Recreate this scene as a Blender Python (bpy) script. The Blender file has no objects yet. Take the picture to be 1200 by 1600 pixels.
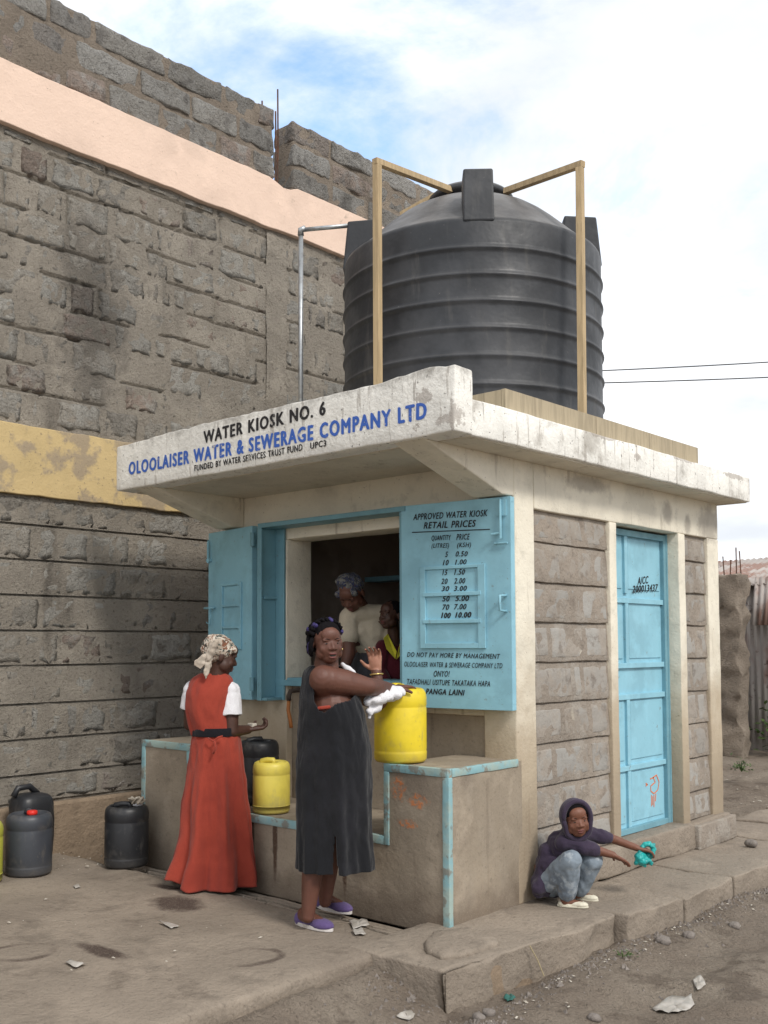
import bpy, bmesh, math, random
from mathutils import Vector as V, Matrix, noise
R = math.radians
random.seed(7)
S = bpy.context.scene
COL = S.collection

# ---------------------------------------------------------------- camera
F, SY = 1621.052, 114.855
PITCH, ROLL, YAW = R(3.24), R(-0.245), R(41.977)
CAM = V((3.244, -4.679, 1.40))
fwd = V((-math.sin(YAW)*math.cos(PITCH), math.cos(YAW)*math.cos(PITCH), math.sin(PITCH)))
rt0 = V((math.cos(YAW), math.sin(YAW), 0)); up0 = rt0.cross(fwd)
rt = rt0*math.cos(ROLL) + up0*math.sin(ROLL); upv = -rt0*math.sin(ROLL) + up0*math.cos(ROLL)
cd = bpy.data.cameras.new('camera'); cam = bpy.data.objects.new('camera', cd); COL.objects.link(cam)
cd.sensor_width = 36; cd.lens = F/1600*36; cd.shift_y = SY/1600; cd.clip_end = 2000; cd.clip_start = .05
m = Matrix((rt, upv, -fwd)).transposed().to_4x4(); m.translation = CAM; cam.matrix_world = m
S.camera = cam
# ---------------------------------------------------------------- sky, sun, exposure
SUN_EL, SUN_AZ = 43, 104          # azimuth clockwise from +Y
W = bpy.data.worlds.new('World'); S.world = W; W.use_nodes = True
wn = W.node_tree.nodes; wl = W.node_tree.links; wn.clear()
wo = wn.new('ShaderNodeOutputWorld'); bg = wn.new('ShaderNodeBackground'); bg.inputs[1].default_value = .1
sky = wn.new('ShaderNodeTexSky'); sky.sky_type = 'NISHITA'; sky.sun_disc = False
sky.sun_elevation = R(SUN_EL); sky.sun_rotation = R(SUN_AZ); sky.altitude = 1600; sky.dust_density = 1.5
tc = wn.new('ShaderNodeTexCoord'); sep = wn.new('ShaderNodeSeparateXYZ'); wl.new(tc.outputs['Generated'], sep.inputs[0])
def wmath(op, a, b=None, clamp=False):
    n = wn.new('ShaderNodeMath'); n.operation = op; n.use_clamp = clamp
    for i, s in enumerate((a, b)):
        if s is None: continue
        if isinstance(s, (int, float)): n.inputs[i].default_value = s
        else: wl.new(s, n.inputs[i])
    return n.outputs[0]
zz = wmath('ADD', wmath('MAXIMUM', sep.outputs[2], 0.0), .22)
cmb = wn.new('ShaderNodeCombineXYZ')
wl.new(wmath('DIVIDE', sep.outputs[0], zz), cmb.inputs[0]); wl.new(wmath('DIVIDE', sep.outputs[1], zz), cmb.inputs[1])
def wnoise(scale, det, rough, off, dist=0):
    mp = wn.new('ShaderNodeMapping'); mp.inputs[1].default_value = off; wl.new(cmb.outputs[0], mp.inputs[0])
    n = wn.new('ShaderNodeTexNoise'); n.inputs['Scale'].default_value = scale; n.inputs['Detail'].default_value = det
    n.inputs['Roughness'].default_value = rough; n.inputs['Distortion'].default_value = dist
    wl.new(mp.outputs[0], n.inputs[0]); return n.outputs[0]
def wramp(src, a, b):
    n = wn.new('ShaderNodeMapRange'); n.interpolation_type = 'SMOOTHSTEP'
    n.inputs[1].default_value = a; n.inputs[2].default_value = b; wl.new(src, n.inputs[0]); return n.outputs[0]
big = wnoise(.55, 2, .5, (3.06, 1.90, 0))
fine = wnoise(2.2, 9, .62, (1.3, 7.7, 0), .3)
cov = wmath('ADD', wmath('MULTIPLY', big, .75), wmath('MULTIPLY', fine, .5))
mask = wramp(cov, .405, .565)
shade = wramp(wnoise(1.6, 6, .55, (9.1, 4.2, 0)), .3, .7)
cc = wn.new('ShaderNodeMix'); cc.data_type = 'RGBA'; wl.new(shade, cc.inputs[0])
cc.inputs[6].default_value = (5.6, 5.9, 6.3, 1); cc.inputs[7].default_value = (8.8, 8.9, 9.1, 1)
sk = wn.new('ShaderNodeMix'); sk.data_type = 'RGBA'; sk.blend_type = 'MULTIPLY'; sk.inputs[0].default_value = 1
wl.new(sky.outputs[0], sk.inputs[6]); sk.inputs[7].default_value = (2.3, 2.5, 2.5, 1)
mx = wn.new('ShaderNodeMix'); mx.data_type = 'RGBA'
wl.new(mask, mx.inputs[0]); wl.new(sk.outputs[2], mx.inputs[6]); wl.new(cc.outputs[2], mx.inputs[7])
wl.new(mx.outputs[2], bg.inputs[0]); wl.new(bg.outputs[0], wo.inputs[0])
sd = bpy.data.lights.new('sun', 'SUN'); sun = bpy.data.objects.new('sun', sd); COL.objects.link(sun)
sd.energy = 1.5; sd.angle = R(12); sd.color = (1, .95, .88)
sdir = V((math.sin(R(SUN_AZ))*math.cos(R(SUN_EL)), math.cos(R(SUN_AZ))*math.cos(R(SUN_EL)), math.sin(R(SUN_EL))))
sun.rotation_euler = sdir.to_track_quat('Z', 'Y').to_euler(); sun.location = (6, -3, 12)
S.view_settings.view_transform = 'Standard'; S.view_settings.look = 'None'
S.view_settings.exposure = 0.65; S.view_settings.gamma = 1; S.view_settings.use_curve_mapping = False
S.render.engine = 'CYCLES'; S.cycles.max_bounces = 6

# ---------------------------------------------------------------- point helpers (a photo pixel at a real distance)
def ray(u, v): return fwd + rt*((u-600)/F) - upv*((v-800-SY)/F)
def atZ(u, v, Z): return CAM + ray(u, v)*Z
def on(u, v, ax, c):
    d = ray(u, v); return CAM + d*((c-CAM[ax])/d[ax])
def depth(p): return (p-CAM).dot(fwd)
def nz(p, s=1.0, seed=0): return noise.noise(V(p)*s + V((seed*7.3, seed*3.1, seed*1.7)))

# ---------------------------------------------------------------- materials
def hexc(h):
    return tuple((((int(h[i:i+2], 16)/255)+.055)/1.055)**2.4 if int(h[i:i+2], 16) > 10 else int(h[i:i+2], 16)/255/12.92 for i in (0, 2, 4))
class Mt:
    def __init__(s, name, base, rough=.85, metal=0, spec=.3, coord='Object'):
        s.m = bpy.data.materials.new(name); s.m.use_nodes = True; s.n = s.m.node_tree.nodes; s.l = s.m.node_tree.links
        s.b = s.n['Principled BSDF']; s.b.inputs['Roughness'].default_value = rough
        s.b.inputs['Metallic'].default_value = metal; s.b.inputs['Specular IOR Level'].default_value = spec
        s.tc = s.n.new('ShaderNodeTexCoord'); s.co = s.tc.outputs[coord]
        r = s.n.new('ShaderNodeRGB'); r.outputs[0].default_value = (*base, 1); s.c = r.outputs[0]; s.h = None; s.ro = None
    def noise(s, scale, det=4, rough=.6, stretch=None, off=0, dist=0):
        n = s.n.new('ShaderNodeTexNoise'); n.inputs['Scale'].default_value = scale; n.inputs['Detail'].default_value = det
        n.inputs['Roughness'].default_value = rough; n.inputs['Distortion'].default_value = dist
        mp = s.n.new('ShaderNodeMapping'); mp.inputs[1].default_value = (off, off*.7, off*1.3)
        if stretch: mp.inputs[3].default_value = stretch
        s.l.new(s.co, mp.inputs[0]); s.l.new(mp.outputs[0], n.inputs[0]); return n.outputs[0]
    def math(s, op, a, b=0.0, clamp=False):
        n = s.n.new('ShaderNodeMath'); n.operation = op; n.use_clamp = clamp
        for i, x in enumerate((a, b)):
            if isinstance(x, (int, float)): n.inputs[i].default_value = x
            else: s.l.new(x, n.inputs[i])
        return n.outputs[0]
    def rng(s, src, a, b, lo=0., hi=1.):
        n = s.n.new('ShaderNodeMapRange'); n.interpolation_type = 'SMOOTHSTEP'
        n.inputs[1].default_value = a; n.inputs[2].default_value = b; n.inputs[3].default_value = lo; n.inputs[4].default_value = hi
        s.l.new(src, n.inputs[0]); return n.outputs[0]
    def mix(s, fac, col, mode='MIX'):
        n = s.n.new('ShaderNodeMix'); n.data_type = 'RGBA'; n.blend_type = mode
        if isinstance(fac, (int, float)): n.inputs[0].default_value = fac
        else: s.l.new(fac, n.inputs[0])
        s.l.new(s.c, n.inputs[6]); n.inputs[7].default_value = (*col, 1); s.c = n.outputs[2]; return s
    def var(s, col, scale, a=.45, b=.6, amt=1., **k):
        return s.mix(s.rng(s.noise(scale, **k), a, b, 0, amt), col)
    def axis(s, i):
        n = s.n.new('ShaderNodeSeparateXYZ'); s.l.new(s.co, n.inputs[0]); return n.outputs[i]
    def zmask(s, z0, z1, wob=.4, scale=3, i=2):    # 1 below z0 fading to 0 above z1
        z = s.math('ADD', s.axis(i), s.math('MULTIPLY', s.math('SUBTRACT', s.noise(scale, 5, .6), .5), wob))
        return s.rng(z, z0, z1, 1, 0)
    def spot(s, c, rad, a=.8, b=1.1, wob=.5, scale=8):   # 1 inside an ellipsoid with ragged border
        mp = s.n.new('ShaderNodeMapping'); mp.vector_type = 'POINT'
        mp.inputs[3].default_value = tuple(1/r for r in rad); mp.inputs[1].default_value = tuple(-c[i]/rad[i] for i in range(3))
        s.l.new(s.co, mp.inputs[0]); n = s.n.new('ShaderNodeVectorMath'); n.operation = 'LENGTH'; s.l.new(mp.outputs[0], n.inputs[0])
        d = s.math('ADD', n.outputs['Value'], s.math('MULTIPLY', s.math('SUBTRACT', s.noise(scale, 5, .7), .5), wob))
        return s.rng(d, a, b, 1, 0), d
    def rand(s, amt=.15):
        o = s.n.new('ShaderNodeObjectInfo'); f = s.rng(o.outputs['Random'], 0, 1, 1-amt, 1+amt)
        n = s.n.new('ShaderNodeVectorMath'); n.operation = 'SCALE'; s.l.new(s.c, n.inputs[0]); s.l.new(f, n.inputs['Scale']); s.c = n.outputs[0]; return s
    def randmix(s, col, a, b, amt=.6):
        o = s.n.new('ShaderNodeObjectInfo'); r = s.math('FRACT', s.math('MULTIPLY', o.outputs['Random'], 7.31))
        return s.mix(s.rng(r, a, b, 0, amt), col)
    def bump(s, src, dist, strength=1.0):
        n = s.n.new('ShaderNodeBump'); n.inputs['Distance'].default_value = dist; n.inputs['Strength'].default_value = strength
        s.l.new(src, n.inputs['Height'])
        if s.h: s.l.new(s.h, n.inputs['Normal'])
        s.h = n.outputs[0]; return s
    def bn(s, scale, dist, **k): return s.bump(s.noise(scale, **k), dist)
    def roughv(s, scale, lo, hi): s.ro = s.rng(s.noise(scale, 4, .6), .3, .7, lo, hi); return s
    def done(s):
        s.l.new(s.c, s.b.inputs['Base Color'])
        if s.h: s.l.new(s.h, s.b.inputs['Normal'])
        if s.ro: s.l.new(s.ro, s.b.inputs['Roughness'])
        return s.m
X = {}
def dirt_mat():
    m = Mt('dirt', (.235, .19, .148), .95).var((.31, .26, .205), 1.3, .4, .65).var((.14, .108, .082), 5, .52, .68, .75, det=8)
    m.var((.33, .28, .23), 30, .6, .75, .6).var((.1, .075, .06), 70, .6, .7, .5)
    return m.bn(6, .09, det=9, rough=.65).bn(50, .025, det=7).done()
X['dirt'] = dirt_mat()
def conc_mat(name, c=(.27, .225, .18), extra=None, rel=1.0):
    m = Mt(name, c, .93).var(tuple(x*1.22 for x in c), 1.7, .42, .62).var(tuple(x*.68 for x in c), 3.3, .52, .72, .8, det=7)
    m.var(tuple(x*.6 for x in c), 26, .6, .72, .6).var(tuple(x*1.35 for x in c), 90, .62, .7, .5)
    if extra: extra(m)
    m.var(tuple(x*.72 for x in c), 55, .55, .68, .55, det=6, off=4).var(tuple(x*1.25 for x in c), 130, .55, .68, .5, off=6)
    return m.bn(4, .025*rel, det=7, rough=.65).bn(40, .010*rel, det=7).done()
def plat_extra(m):
    wet = (.06, .04, .032)
    m.var((.12, .095, .073), 2.1, .54, .66, .6, det=10, rough=.72, off=8).var((.15, .12, .095), 1.1, .5, .68, .7, det=8, off=3).var((.28, .23, .18), 9, .58, .7, .45, det=8).var((.36, .31, .25), 60, .66, .72, .5).var((.1, .08, .065), 24, .62, .7, .5, det=7)
    for c, r in (((-1.42, -1.18, 0), (.22, .17, .3)), ((-1.75, -.98, 0), (.26, .07, .3)), ((-.95, -1.95, 0), (.22, .07, .3)), ((-2.15, -.72, 0), (.3, .1, .3)), ((-1.3, -.74, 0), (.9, .07, .3))):
        k, d = m.spot(c, r, .45, 1.0, 1.3, 7); m.mix(m.math('MULTIPLY', k, .92), wet)
    for c, r in (((-1.23, -2.2, 0), .15), ((-.38, -1.55, 0), .14)):      # wet rings left by round cans
        k, d = m.spot(c, (r, r, r), .9, 1.0, .12, 6)
        q = m.math('MULTIPLY', m.rng(d, .72, .92, 0, 1), m.rng(d, 1.0, 1.15, 1, 0))
        q = m.math('MULTIPLY', q, m.rng(m.noise(3.5, 3, .6), .35, .6, 0, .75)); m.mix(q, wet)
X['platform'] = conc_mat('platform concrete', (.245, .203, .160), plat_extra)
X['apron'] = conc_mat('pavement concrete', (.25, .208, .165))
def bench_extra(m):
    m.var((.33, .28, .22), 2.6, .45, .65, .7, stretch=(1.5, 1.5, .7)).var((.15, .115, .085), 4, .58, .72, .35, stretch=(3, 3, .25))
    m.var((.42, .35, .27), 5, .52, .68, .55, det=8, off=2).var((.13, .10, .08), 2.2, .55, .7, .5, det=8, off=5)
    k = m.zmask(.02, .22, .3, 6); m.mix(m.math('MULTIPLY', k, .6), (.1, .07, .05))
    for c, r in (((-.33, -.6, .66), (.06, .1, .09)), ((-.2, -.6, .6), (.09, .1, .05)), ((-.27, -.6, .48), (.09, .1, .03))):
        k, d = m.spot(c, r, .5, .9, 1.4, 22); m.mix(m.math('MULTIPLY', k, m.rng(m.noise(40, 4), .45, .6, .1, .75)), (.62, .19, .05))
    for x in (-1.28, -1.0, -.88, -1.48, -.72):
        k, d = m.spot((x, -.6, .28), (.026, .1, .26), .5, 1.0, .9, 7); m.mix(m.math('MULTIPLY', k, .9), (.06, .03, .018))
X['bench'] = conc_mat('bench cement', (.28, .232, .175), bench_extra, .3)
def cream_mat(name, base, lowdirt=True, peel=.0):
    m = Mt(name, base, .8).var(tuple(x*.86 for x in base), 2.5, .45, .65).var((.5, .46, .38), 9, .55, .7, .4)
    m.var((.3, .25, .19), 5, .6, .72, .55, stretch=(3, 3, .35))
    if lowdirt:
        k = m.zmask(.75, 1.55, .9, 3.5); m.mix(m.math('MULTIPLY', k, .75), (.36, .27, .17))
        k = m.zmask(.25, .95, .7, 5); m.mix(m.math('MULTIPLY', k, .55), (.22, .17, .12))
        for c, r in (((0, 2.45, 2.25), (.2, .22, .16)), ((0, .75, 2.36), (.2, .28, .06)), ((0, 1.8, 2.28), (.2, .08, .09)), ((0, 2.1, 2.22), (.2, .06, .08))):
            k, d = m.spot(c, r, .5, 1.1, 1.2, 12); m.mix(m.math('MULTIPLY', k, .55), (.25, .22, .19))
        m.var((.2, .15, .1), 55, .66, .72, .7)
    if peel:
        m.var((.33, .3, .27), 7, .62-peel, .65-peel, .9, det=8, rough=.7, off=3.1)
        m.var((.12, .1, .085), 16, .66-peel*.6, .72-peel*.6, .8, det=8, off=8)
        z = m.math('ADD', m.axis(2), m.math('MULTIPLY', m.math('SUBTRACT', m.noise(11, 6, .7), .5), .14))
        m.mix(m.rng(z, 2.565, 2.64, 0, .45), (.25, .215, .18))
    return m.bn(6, .01, det=6).bn(60, .003, det=4).done()
X['cream'] = cream_mat('cream painted plaster', (.80, .745, .62))
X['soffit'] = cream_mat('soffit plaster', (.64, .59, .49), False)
def roof_mat(name, front):
    b = (.86, .84, .78)
    m = Mt(name, b, .85).var(tuple(x*.88 for x in b), 4, .45, .65)
    m.var((.40, .36, .32), 9, .64, .66, .8, det=9, rough=.78, off=3.1).var((.3, .26, .22), 6, .58, .66, .5, stretch=(4, 4, .4), det=7)
    z = m.math('ADD', m.axis(2), m.math('MULTIPLY', m.math('SUBTRACT', m.noise(13, 7, .75), .5), .28))
    m.mix(m.rng(z, 2.66 if front else 2.58, 2.80 if front else 2.70, 0, .8), (.13, .11, .09))
    m.var((.06, .05, .045), 40, .64, .7, .8, off=2)
    for c, r in (((.03, -.8, 2.61), (.07, .2, .05)), ((.14, -.8, 2.48), (.07, .2, .035)), ((.2, -.8, 2.50), (.03, .2, .1)), ((.21, 1.0, 2.53), (.2, .07, .04)), ((.21, .6, 2.6), (.2, .25, .03)), ((.21, 1.6, 2.6), (.2, .3, .03)), ((.21, 2.4, 2.58), (.2, .25, .03))):
        k, d = m.spot(c, r, .6, .7, 2.2, 19); m.mix(m.math('MULTIPLY', k, .75), (.42, .38, .34))
    m.var((.22, .19, .16), 11, .62, .68, .55, stretch=(3.5, 3.5, .4), det=8, off=6)
    if not front: m.var((.25, .22, .18), 3.5, .52, .68, .6, det=8, off=2)
    return m.bn(8, .012, det=7).bn(50, .004).done()
X['roof_front'] = roof_mat('painted concrete fascia', True); X['roof_side'] = roof_mat('painted concrete roof edge', False)
def block_mat():
    m = Mt('concrete block', (.33, .315, .29), .92).randmix((.29, .265, .235), .2, .8, .8)
    m.var((.30, .255, .21), 6, .45, .6, .7).var((.15, .125, .105), 14, .55, .7, .6).var((.36, .33, .29), 9, .6, .68, .5, off=5)
    k, d = m.spot((0, .72, 1.32), (.3, .06, .07), .4, .8, 1.4, 20); m.mix(m.math('MULTIPLY', k, .8), (.62, .57, .46))
    k, d = m.spot((0, .6, .96), (.3, .03, .1), .4, .8, 1.0, 20); m.mix(m.math('MULTIPLY', k, .6), (.45, .4, .32))
    return m.rand(.08).bn(9, .015, det=7).bn(80, .003).done()
X['block'] = block_mat()
X['block_mortar'] = conc_mat('block mortar', (.27, .23, .19), lambda m: m.var((.35, .32, .28), 7, .5, .62, .6, stretch=(1, 1, .6)).var((.17, .14, .115), 9, .58, .7, .6, det=7))
BX_ = -3.204
def stone_mat(name, base, lite, dark):
    m = Mt(name, base, .95, coord='Object').randmix(lite, .35, .8, .7).randmix((.29, .21, .165), .86, .93, .7)
    m.co = m.n.new('ShaderNodeNewGeometry').outputs['Position']
    m.var(lite, 5, .48, .62, .7, det=7).var(dark, 9, .52, .66, .75, det=8).var(tuple(x*1.5 for x in lite), 38, .62, .7, .4)
    m.var((.075, .07, .06), 1.2, .58, .68, .5, stretch=(1, 1.3, .35), off=4.4, det=6)
    m.var((.3, .21, .1), 2.3, .66, .74, .4, off=9)
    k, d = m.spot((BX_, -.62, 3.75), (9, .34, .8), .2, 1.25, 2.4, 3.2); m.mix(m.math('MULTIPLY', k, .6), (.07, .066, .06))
    v = m.n.new('ShaderNodeTexVoronoi'); v.inputs['Scale'].default_value = 34; m.l.new(m.co, v.inputs[0])
    m.mix(m.rng(v.outputs[0], .0, .16, .3, 0), (.08, .07, .06))
    return m.rand(.16).bn(9, .09, det=9, rough=.7).bn(45, .03, det=7).done()
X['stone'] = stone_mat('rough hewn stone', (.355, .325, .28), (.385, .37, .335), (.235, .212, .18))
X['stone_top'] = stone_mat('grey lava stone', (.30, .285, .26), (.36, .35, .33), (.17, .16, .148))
def mortar_mat(name, c):
    m = Mt(name, c, .95).var(tuple(x*1.25 for x in c), 3, .45, .62).var(tuple(x*.7 for x in c), 6, .54, .72, .7, det=8)
    m.var((.07, .062, .052), 1.2, .56, .68, .6, stretch=(1, 1.3, .35), off=4.4, det=6).var((.13, .11, .09), 30, .58, .68, .6, det=7).var((.36, .31, .25), 22, .62, .7, .5, det=7, off=3)
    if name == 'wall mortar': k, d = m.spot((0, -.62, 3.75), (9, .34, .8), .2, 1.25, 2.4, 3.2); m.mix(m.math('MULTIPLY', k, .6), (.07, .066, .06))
    return m.bn(8, .04, det=9, rough=.7).bn(45, .035, det=8, rough=.75).done()
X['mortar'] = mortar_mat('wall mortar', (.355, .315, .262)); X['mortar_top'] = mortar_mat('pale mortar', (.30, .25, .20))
def band(name, c, chip):
    m = Mt(name, c, .88).var(tuple(x*.9 for x in c), 1.6, .45, .65).var(tuple(min(1, x*1.1) for x in c), 4, .5, .7, .6)
    m.var((.27, .22, .17), 5, .60-chip, .70-chip, .75, det=8).var((.18, .14, .1), 40, .66-chip*.3, .72-chip*.3, .6)
    return m.bn(5, .012, det=6).bn(60, .003).done()
X['yellow_band'] = band('yellow wall paint', (.53, .40, .20), .10); X['pink_band'] = band('peach wall paint', (.74, .56, .45), -.03)
X['plinth'] = conc_mat('plinth render', (.24, .18, .125))
def blue_mat(name, c):
    m = Mt(name, c, .5, spec=.4).var(tuple(x*.86 for x in c), 3, .45, .65).var(tuple(min(1, x*1.12) for x in c), 7, .5, .7, .6)
    m.var((.2, .19, .17), 24, .64, .72, .55, det=7).var((.14, .09, .06), 75, .68, .72, .6)
    return m.roughv(6, .4, .65).bn(5, .004).done()
X['blue'] = blue_mat('sky blue enamel', (.27, .53, .64)); X['blue_frame'] = blue_mat('dull blue enamel', (.17, .35, .42))
def edge_mat():
    m = Mt('worn turquoise paint', (.24, .42, .45), .7).var((.33, .42, .38), 5, .42, .6).var((.22, .19, .15), 12, .52, .6, .8, det=8)
    return m.bn(12, .006).done()
X['edge'] = edge_mat(); X['wetbed'] = Mt('wet silt', (.07, .052, .04), .6).var((.12, .09, .07), 9).bn(20, .02).done()
X['dark'] = Mt('dark void', (.02, .018, .016), .95).done()
X['room'] = Mt('smoked interior plaster', (.42, .35, .30), .95).var((.3, .25, .21), 2, .45, .6).done()
def tank_mat():
    m = Mt('black polyethylene', (.022, .024, .028), .5, spec=.45).var((.045, .047, .052), 2.5, .4, .65)
    m.var((.085, .082, .078), 6, .56, .72, .55, stretch=(1.6, 1.6, .3), det=8).var((.17, .16, .15), 55, .70, .74, .6)
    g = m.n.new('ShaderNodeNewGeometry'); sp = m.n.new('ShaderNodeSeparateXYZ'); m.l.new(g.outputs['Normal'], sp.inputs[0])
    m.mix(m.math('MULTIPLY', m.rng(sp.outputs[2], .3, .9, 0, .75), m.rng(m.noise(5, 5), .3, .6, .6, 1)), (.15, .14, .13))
    return m.roughv(4, .42, .62).bn(3, .01).done()
X['tank'] = tank_mat()
def wood_mat(name, c):
    m = Mt(name, c, .75).var(tuple(x*.75 for x in c), 5, .45, .6, .7, stretch=(6, 6, .6)).var(tuple(x*.55 for x in c), 30, .6, .68, .5, stretch=(2, 2, .1))
    return m.bn(30, .002, stretch=(3, 3, .2)).done()
X['wood'] = wood_mat('sawn timber', (.48, .36, .21)); X['board'] = wood_mat('shuttering board', (.42, .35, .24))
X['galv'] = Mt('galvanised steel', (.42, .44, .45), .42, .75).var((.3, .3, .3), 20, .5, .6, .6).done()
X['iron'] = Mt('rusty bar', (.1, .06, .045), .9).var((.16, .07, .04), 20).done()
def plastic(name, c, dust=(.3, .27, .22), d=.4, rough=.42):
    m = Mt(name, c, rough, spec=.4).var(tuple(x*.85 for x in c), 5, .45, .65).var(dust, 9, .54, .72, d, det=7).var(dust, 14, .60, .68, d, det=8, stretch=(1, 1, .3)).var(dust, 40, .66, .72, d)
    k = m.zmask(.0, .1, .08, 20); m.mix(m.math('MULTIPLY', k, .35), dust)
    return m.bn(4, .004).done()
X['yel'] = plastic('yellow plastic', (.78, .60, .03), (.42, .33, .10), .45); X['yel_pale'] = plastic('pale yellow plastic', (.70, .58, .10), (.4, .34, .16), .3)
X['yelgreen'] = plastic('lime yellow plastic', (.45, .45, .06), (.3, .27, .15), .4)
X['blk'] = plastic('black plastic', (.022, .023, .026), (.09, .085, .08), .5); X['gry'] = plastic('charcoal plastic', (.05, .055, .065), (.12, .11, .1), .5)
X['red'] = Mt('red cap plastic', (.65, .03, .02), .4).done()
X['orange_hose'] = Mt('orange hose', (.38, .14, .04), .5).done(); X['pipe_dark'] = Mt('dark pipe', (.06, .045, .035), .7).done()
def cloth(name, c, c2=None, fine=220, rough=.95, b=.004):
    m = Mt(name, c, rough, spec=.15).var(c2 or tuple(x*.8 for x in c), 4, .42, .65, .8).var(tuple(x*.7 for x in c), fine, .5, .65, .5)
    m.b.inputs['Sheen Weight'].default_value = .15
    return m.bn(14, b, det=5).bn(fine, .0015).done()
X['reddress'] = cloth('brick red cloth', (.34, .055, .034), (.27, .042, .028)); X['charcoal'] = cloth('charcoal jersey', (.013, .0135, .016), (.020, .020, .024))
X['black'] = cloth('black sash', (.012, .012, .016)); X['white'] = cloth('white cotton', (.75, .74, .76), (.66, .65, .68))
X['beige'] = cloth('cream blouse', (.56, .49, .38), (.48, .42, .32)); X['greycloth'] = cloth('grey apron', (.06, .058, .065))
X['maroon'] = cloth('maroon jumper', (.085, .012, .02)); X['yellowcloth'] = cloth('yellow collar', (.66, .60, .05)); X['purplejacket'] = cloth('dark purple hoodie', (.04, .03, .052), (.06, .045, .072))
def denim():
    m = Mt('worn pale denim', (.21, .25, .29), .95).var((.12, .145, .18), 7, .45, .6, .8).var((.36, .40, .43), 14, .52, .66, .8).var((.2, .17, .13), 9, .58, .7, .5)
    return m.bn(16, .006).bn(300, .001).done()
X['denim'] = denim()
def scarf(name, cols, sc):
    m = Mt(name, cols[0], .9)
    for i, c in enumerate(cols[1:]): m.var(c, sc*(1+i*.3), .52, .55, 1, det=3, off=i*3.3, dist=1.5)
    return m.bn(25, .006).done()
X['scarf1'] = scarf('patterned headscarf', [(.42, .35, .28), (.20, .08, .045), (.07, .08, .07), (.60, .53, .45)], 20)
X['scarf1_plain'] = cloth('headscarf tail', (.55, .48, .40), (.42, .35, .28))
X['scarf2'] = scarf('blue grey headwrap', [(.05, .053, .065), (.11, .11, .12), (.035, .042, .10), (.17, .165, .15)], 24)
def skin(name, c):
    m = Mt(name, c, .52, spec=.4).var(tuple(x*.78 for x in c), 9, .45, .65, .7).var(tuple(x*1.25 for x in c), 16, .55, .7, .5)
    m.b.inputs['Subsurface Weight'].default_value = .06; m.b.inputs['Subsurface Radius'].default_value = (.6, .2, .1); m.b.inputs['Subsurface Scale'].default_value = .02
    return m.bn(30, .002).bn(200, .0006).done()
X['skin'] = skin('brown skin', (.125, .052, .035)); X['skin_dark'] = skin('deep brown skin', (.07, .032, .022)); X['skin_kid'] = skin('child brown skin', (.17, .07, .042))
X['lip'] = Mt('lips', (.15, .05, .045), .45).done(); X['palm'] = skin('palm skin', (.36, .17, .11))
X['hair'] = Mt('black hair', (.008, .007, .008), .95, spec=.1).bn(120, .003).done(); X['violet'] = Mt('violet braid thread', (.045, .035, .13), .6).done()
X['eyew'] = Mt('eye white', (.14, .10, .085), .5).done(); X['iris'] = Mt('dark iris', (.012, .008, .006), .45).done()
X['shoe'] = cloth('purple canvas', (.11, .075, .19), (.14, .10, .24)); X['sole'] = Mt('white rubber', (.62, .58, .55), .6).var((.4, .35, .3), 20, .5, .65, .6).done()
X['kidshoe'] = Mt('cream slip-on', (.66, .62, .5), .6).var((.4, .36, .28), 20, .5, .65, .6).done()
X['gold'] = Mt('gilt bangle', (.75, .55, .2), .3, .8).done()
X['film'] = Mt('plastic film', (.42, .39, .35), .35, spec=.5).var((.27, .24, .2), 12, .5, .65, .6).done()
X['teal'] = Mt('teal plastic bag', (.02, .38, .36), .35, spec=.5).var((.01, .2, .2), 16, .45, .6, .7).bn(24, .01).done()
X['ink'] = Mt('black sign paint', (.022, .021, .024), .7).var((.2, .2, .22), 26, .66, .7, .7).done()
X['inkdoor'] = Mt('black stencil paint', (.02, .02, .022), .7).done()
X['signblack'] = Mt('worn black lettering', (.03, .028, .03), .8).var((.55, .52, .47), 22, .60, .63, .9, det=8, rough=.7).done()
X['signblue'] = Mt('worn blue lettering', (.055, .14, .50), .7).var((.50, .48, .46), 11, .60, .62, .95, det=9, rough=.75).done()
X['chalk'] = Mt('orange chalk', (.70, .20, .08), .9).done()
def rust_mat():
    m = Mt('rusty roofing sheet', (.40, .36, .33), .8).var((.26, .155, .12), 2.2, .45, .6, .9, stretch=(1, 1, .5)).var((.42, .4, .38), 4, .56, .66, .6, stretch=(3, 3, .4)).var((.1, .06, .05), 9, .6, .7, .7)
    return m.bn(30, .002).done()
X['rust'] = rust_mat()
X['leaf'] = Mt('green leaf', (.05, .095, .025), .6).randmix((.09, .14, .04), .3, .8).done(); X['straw'] = Mt('dry straw', (.4, .33, .2), .9).done()
X['rock'] = conc_mat('field stone', (.2, .175, .155)); X['paper'] = Mt('paper scrap', (.50, .46, .39), .9).var((.3, .26, .21), 9).done()
X['wire'] = Mt('cable black', (.03, .03, .03), .6).done(); X['green'] = Mt('green cloth scrap', (.04, .13, .11), .9).done()

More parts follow.
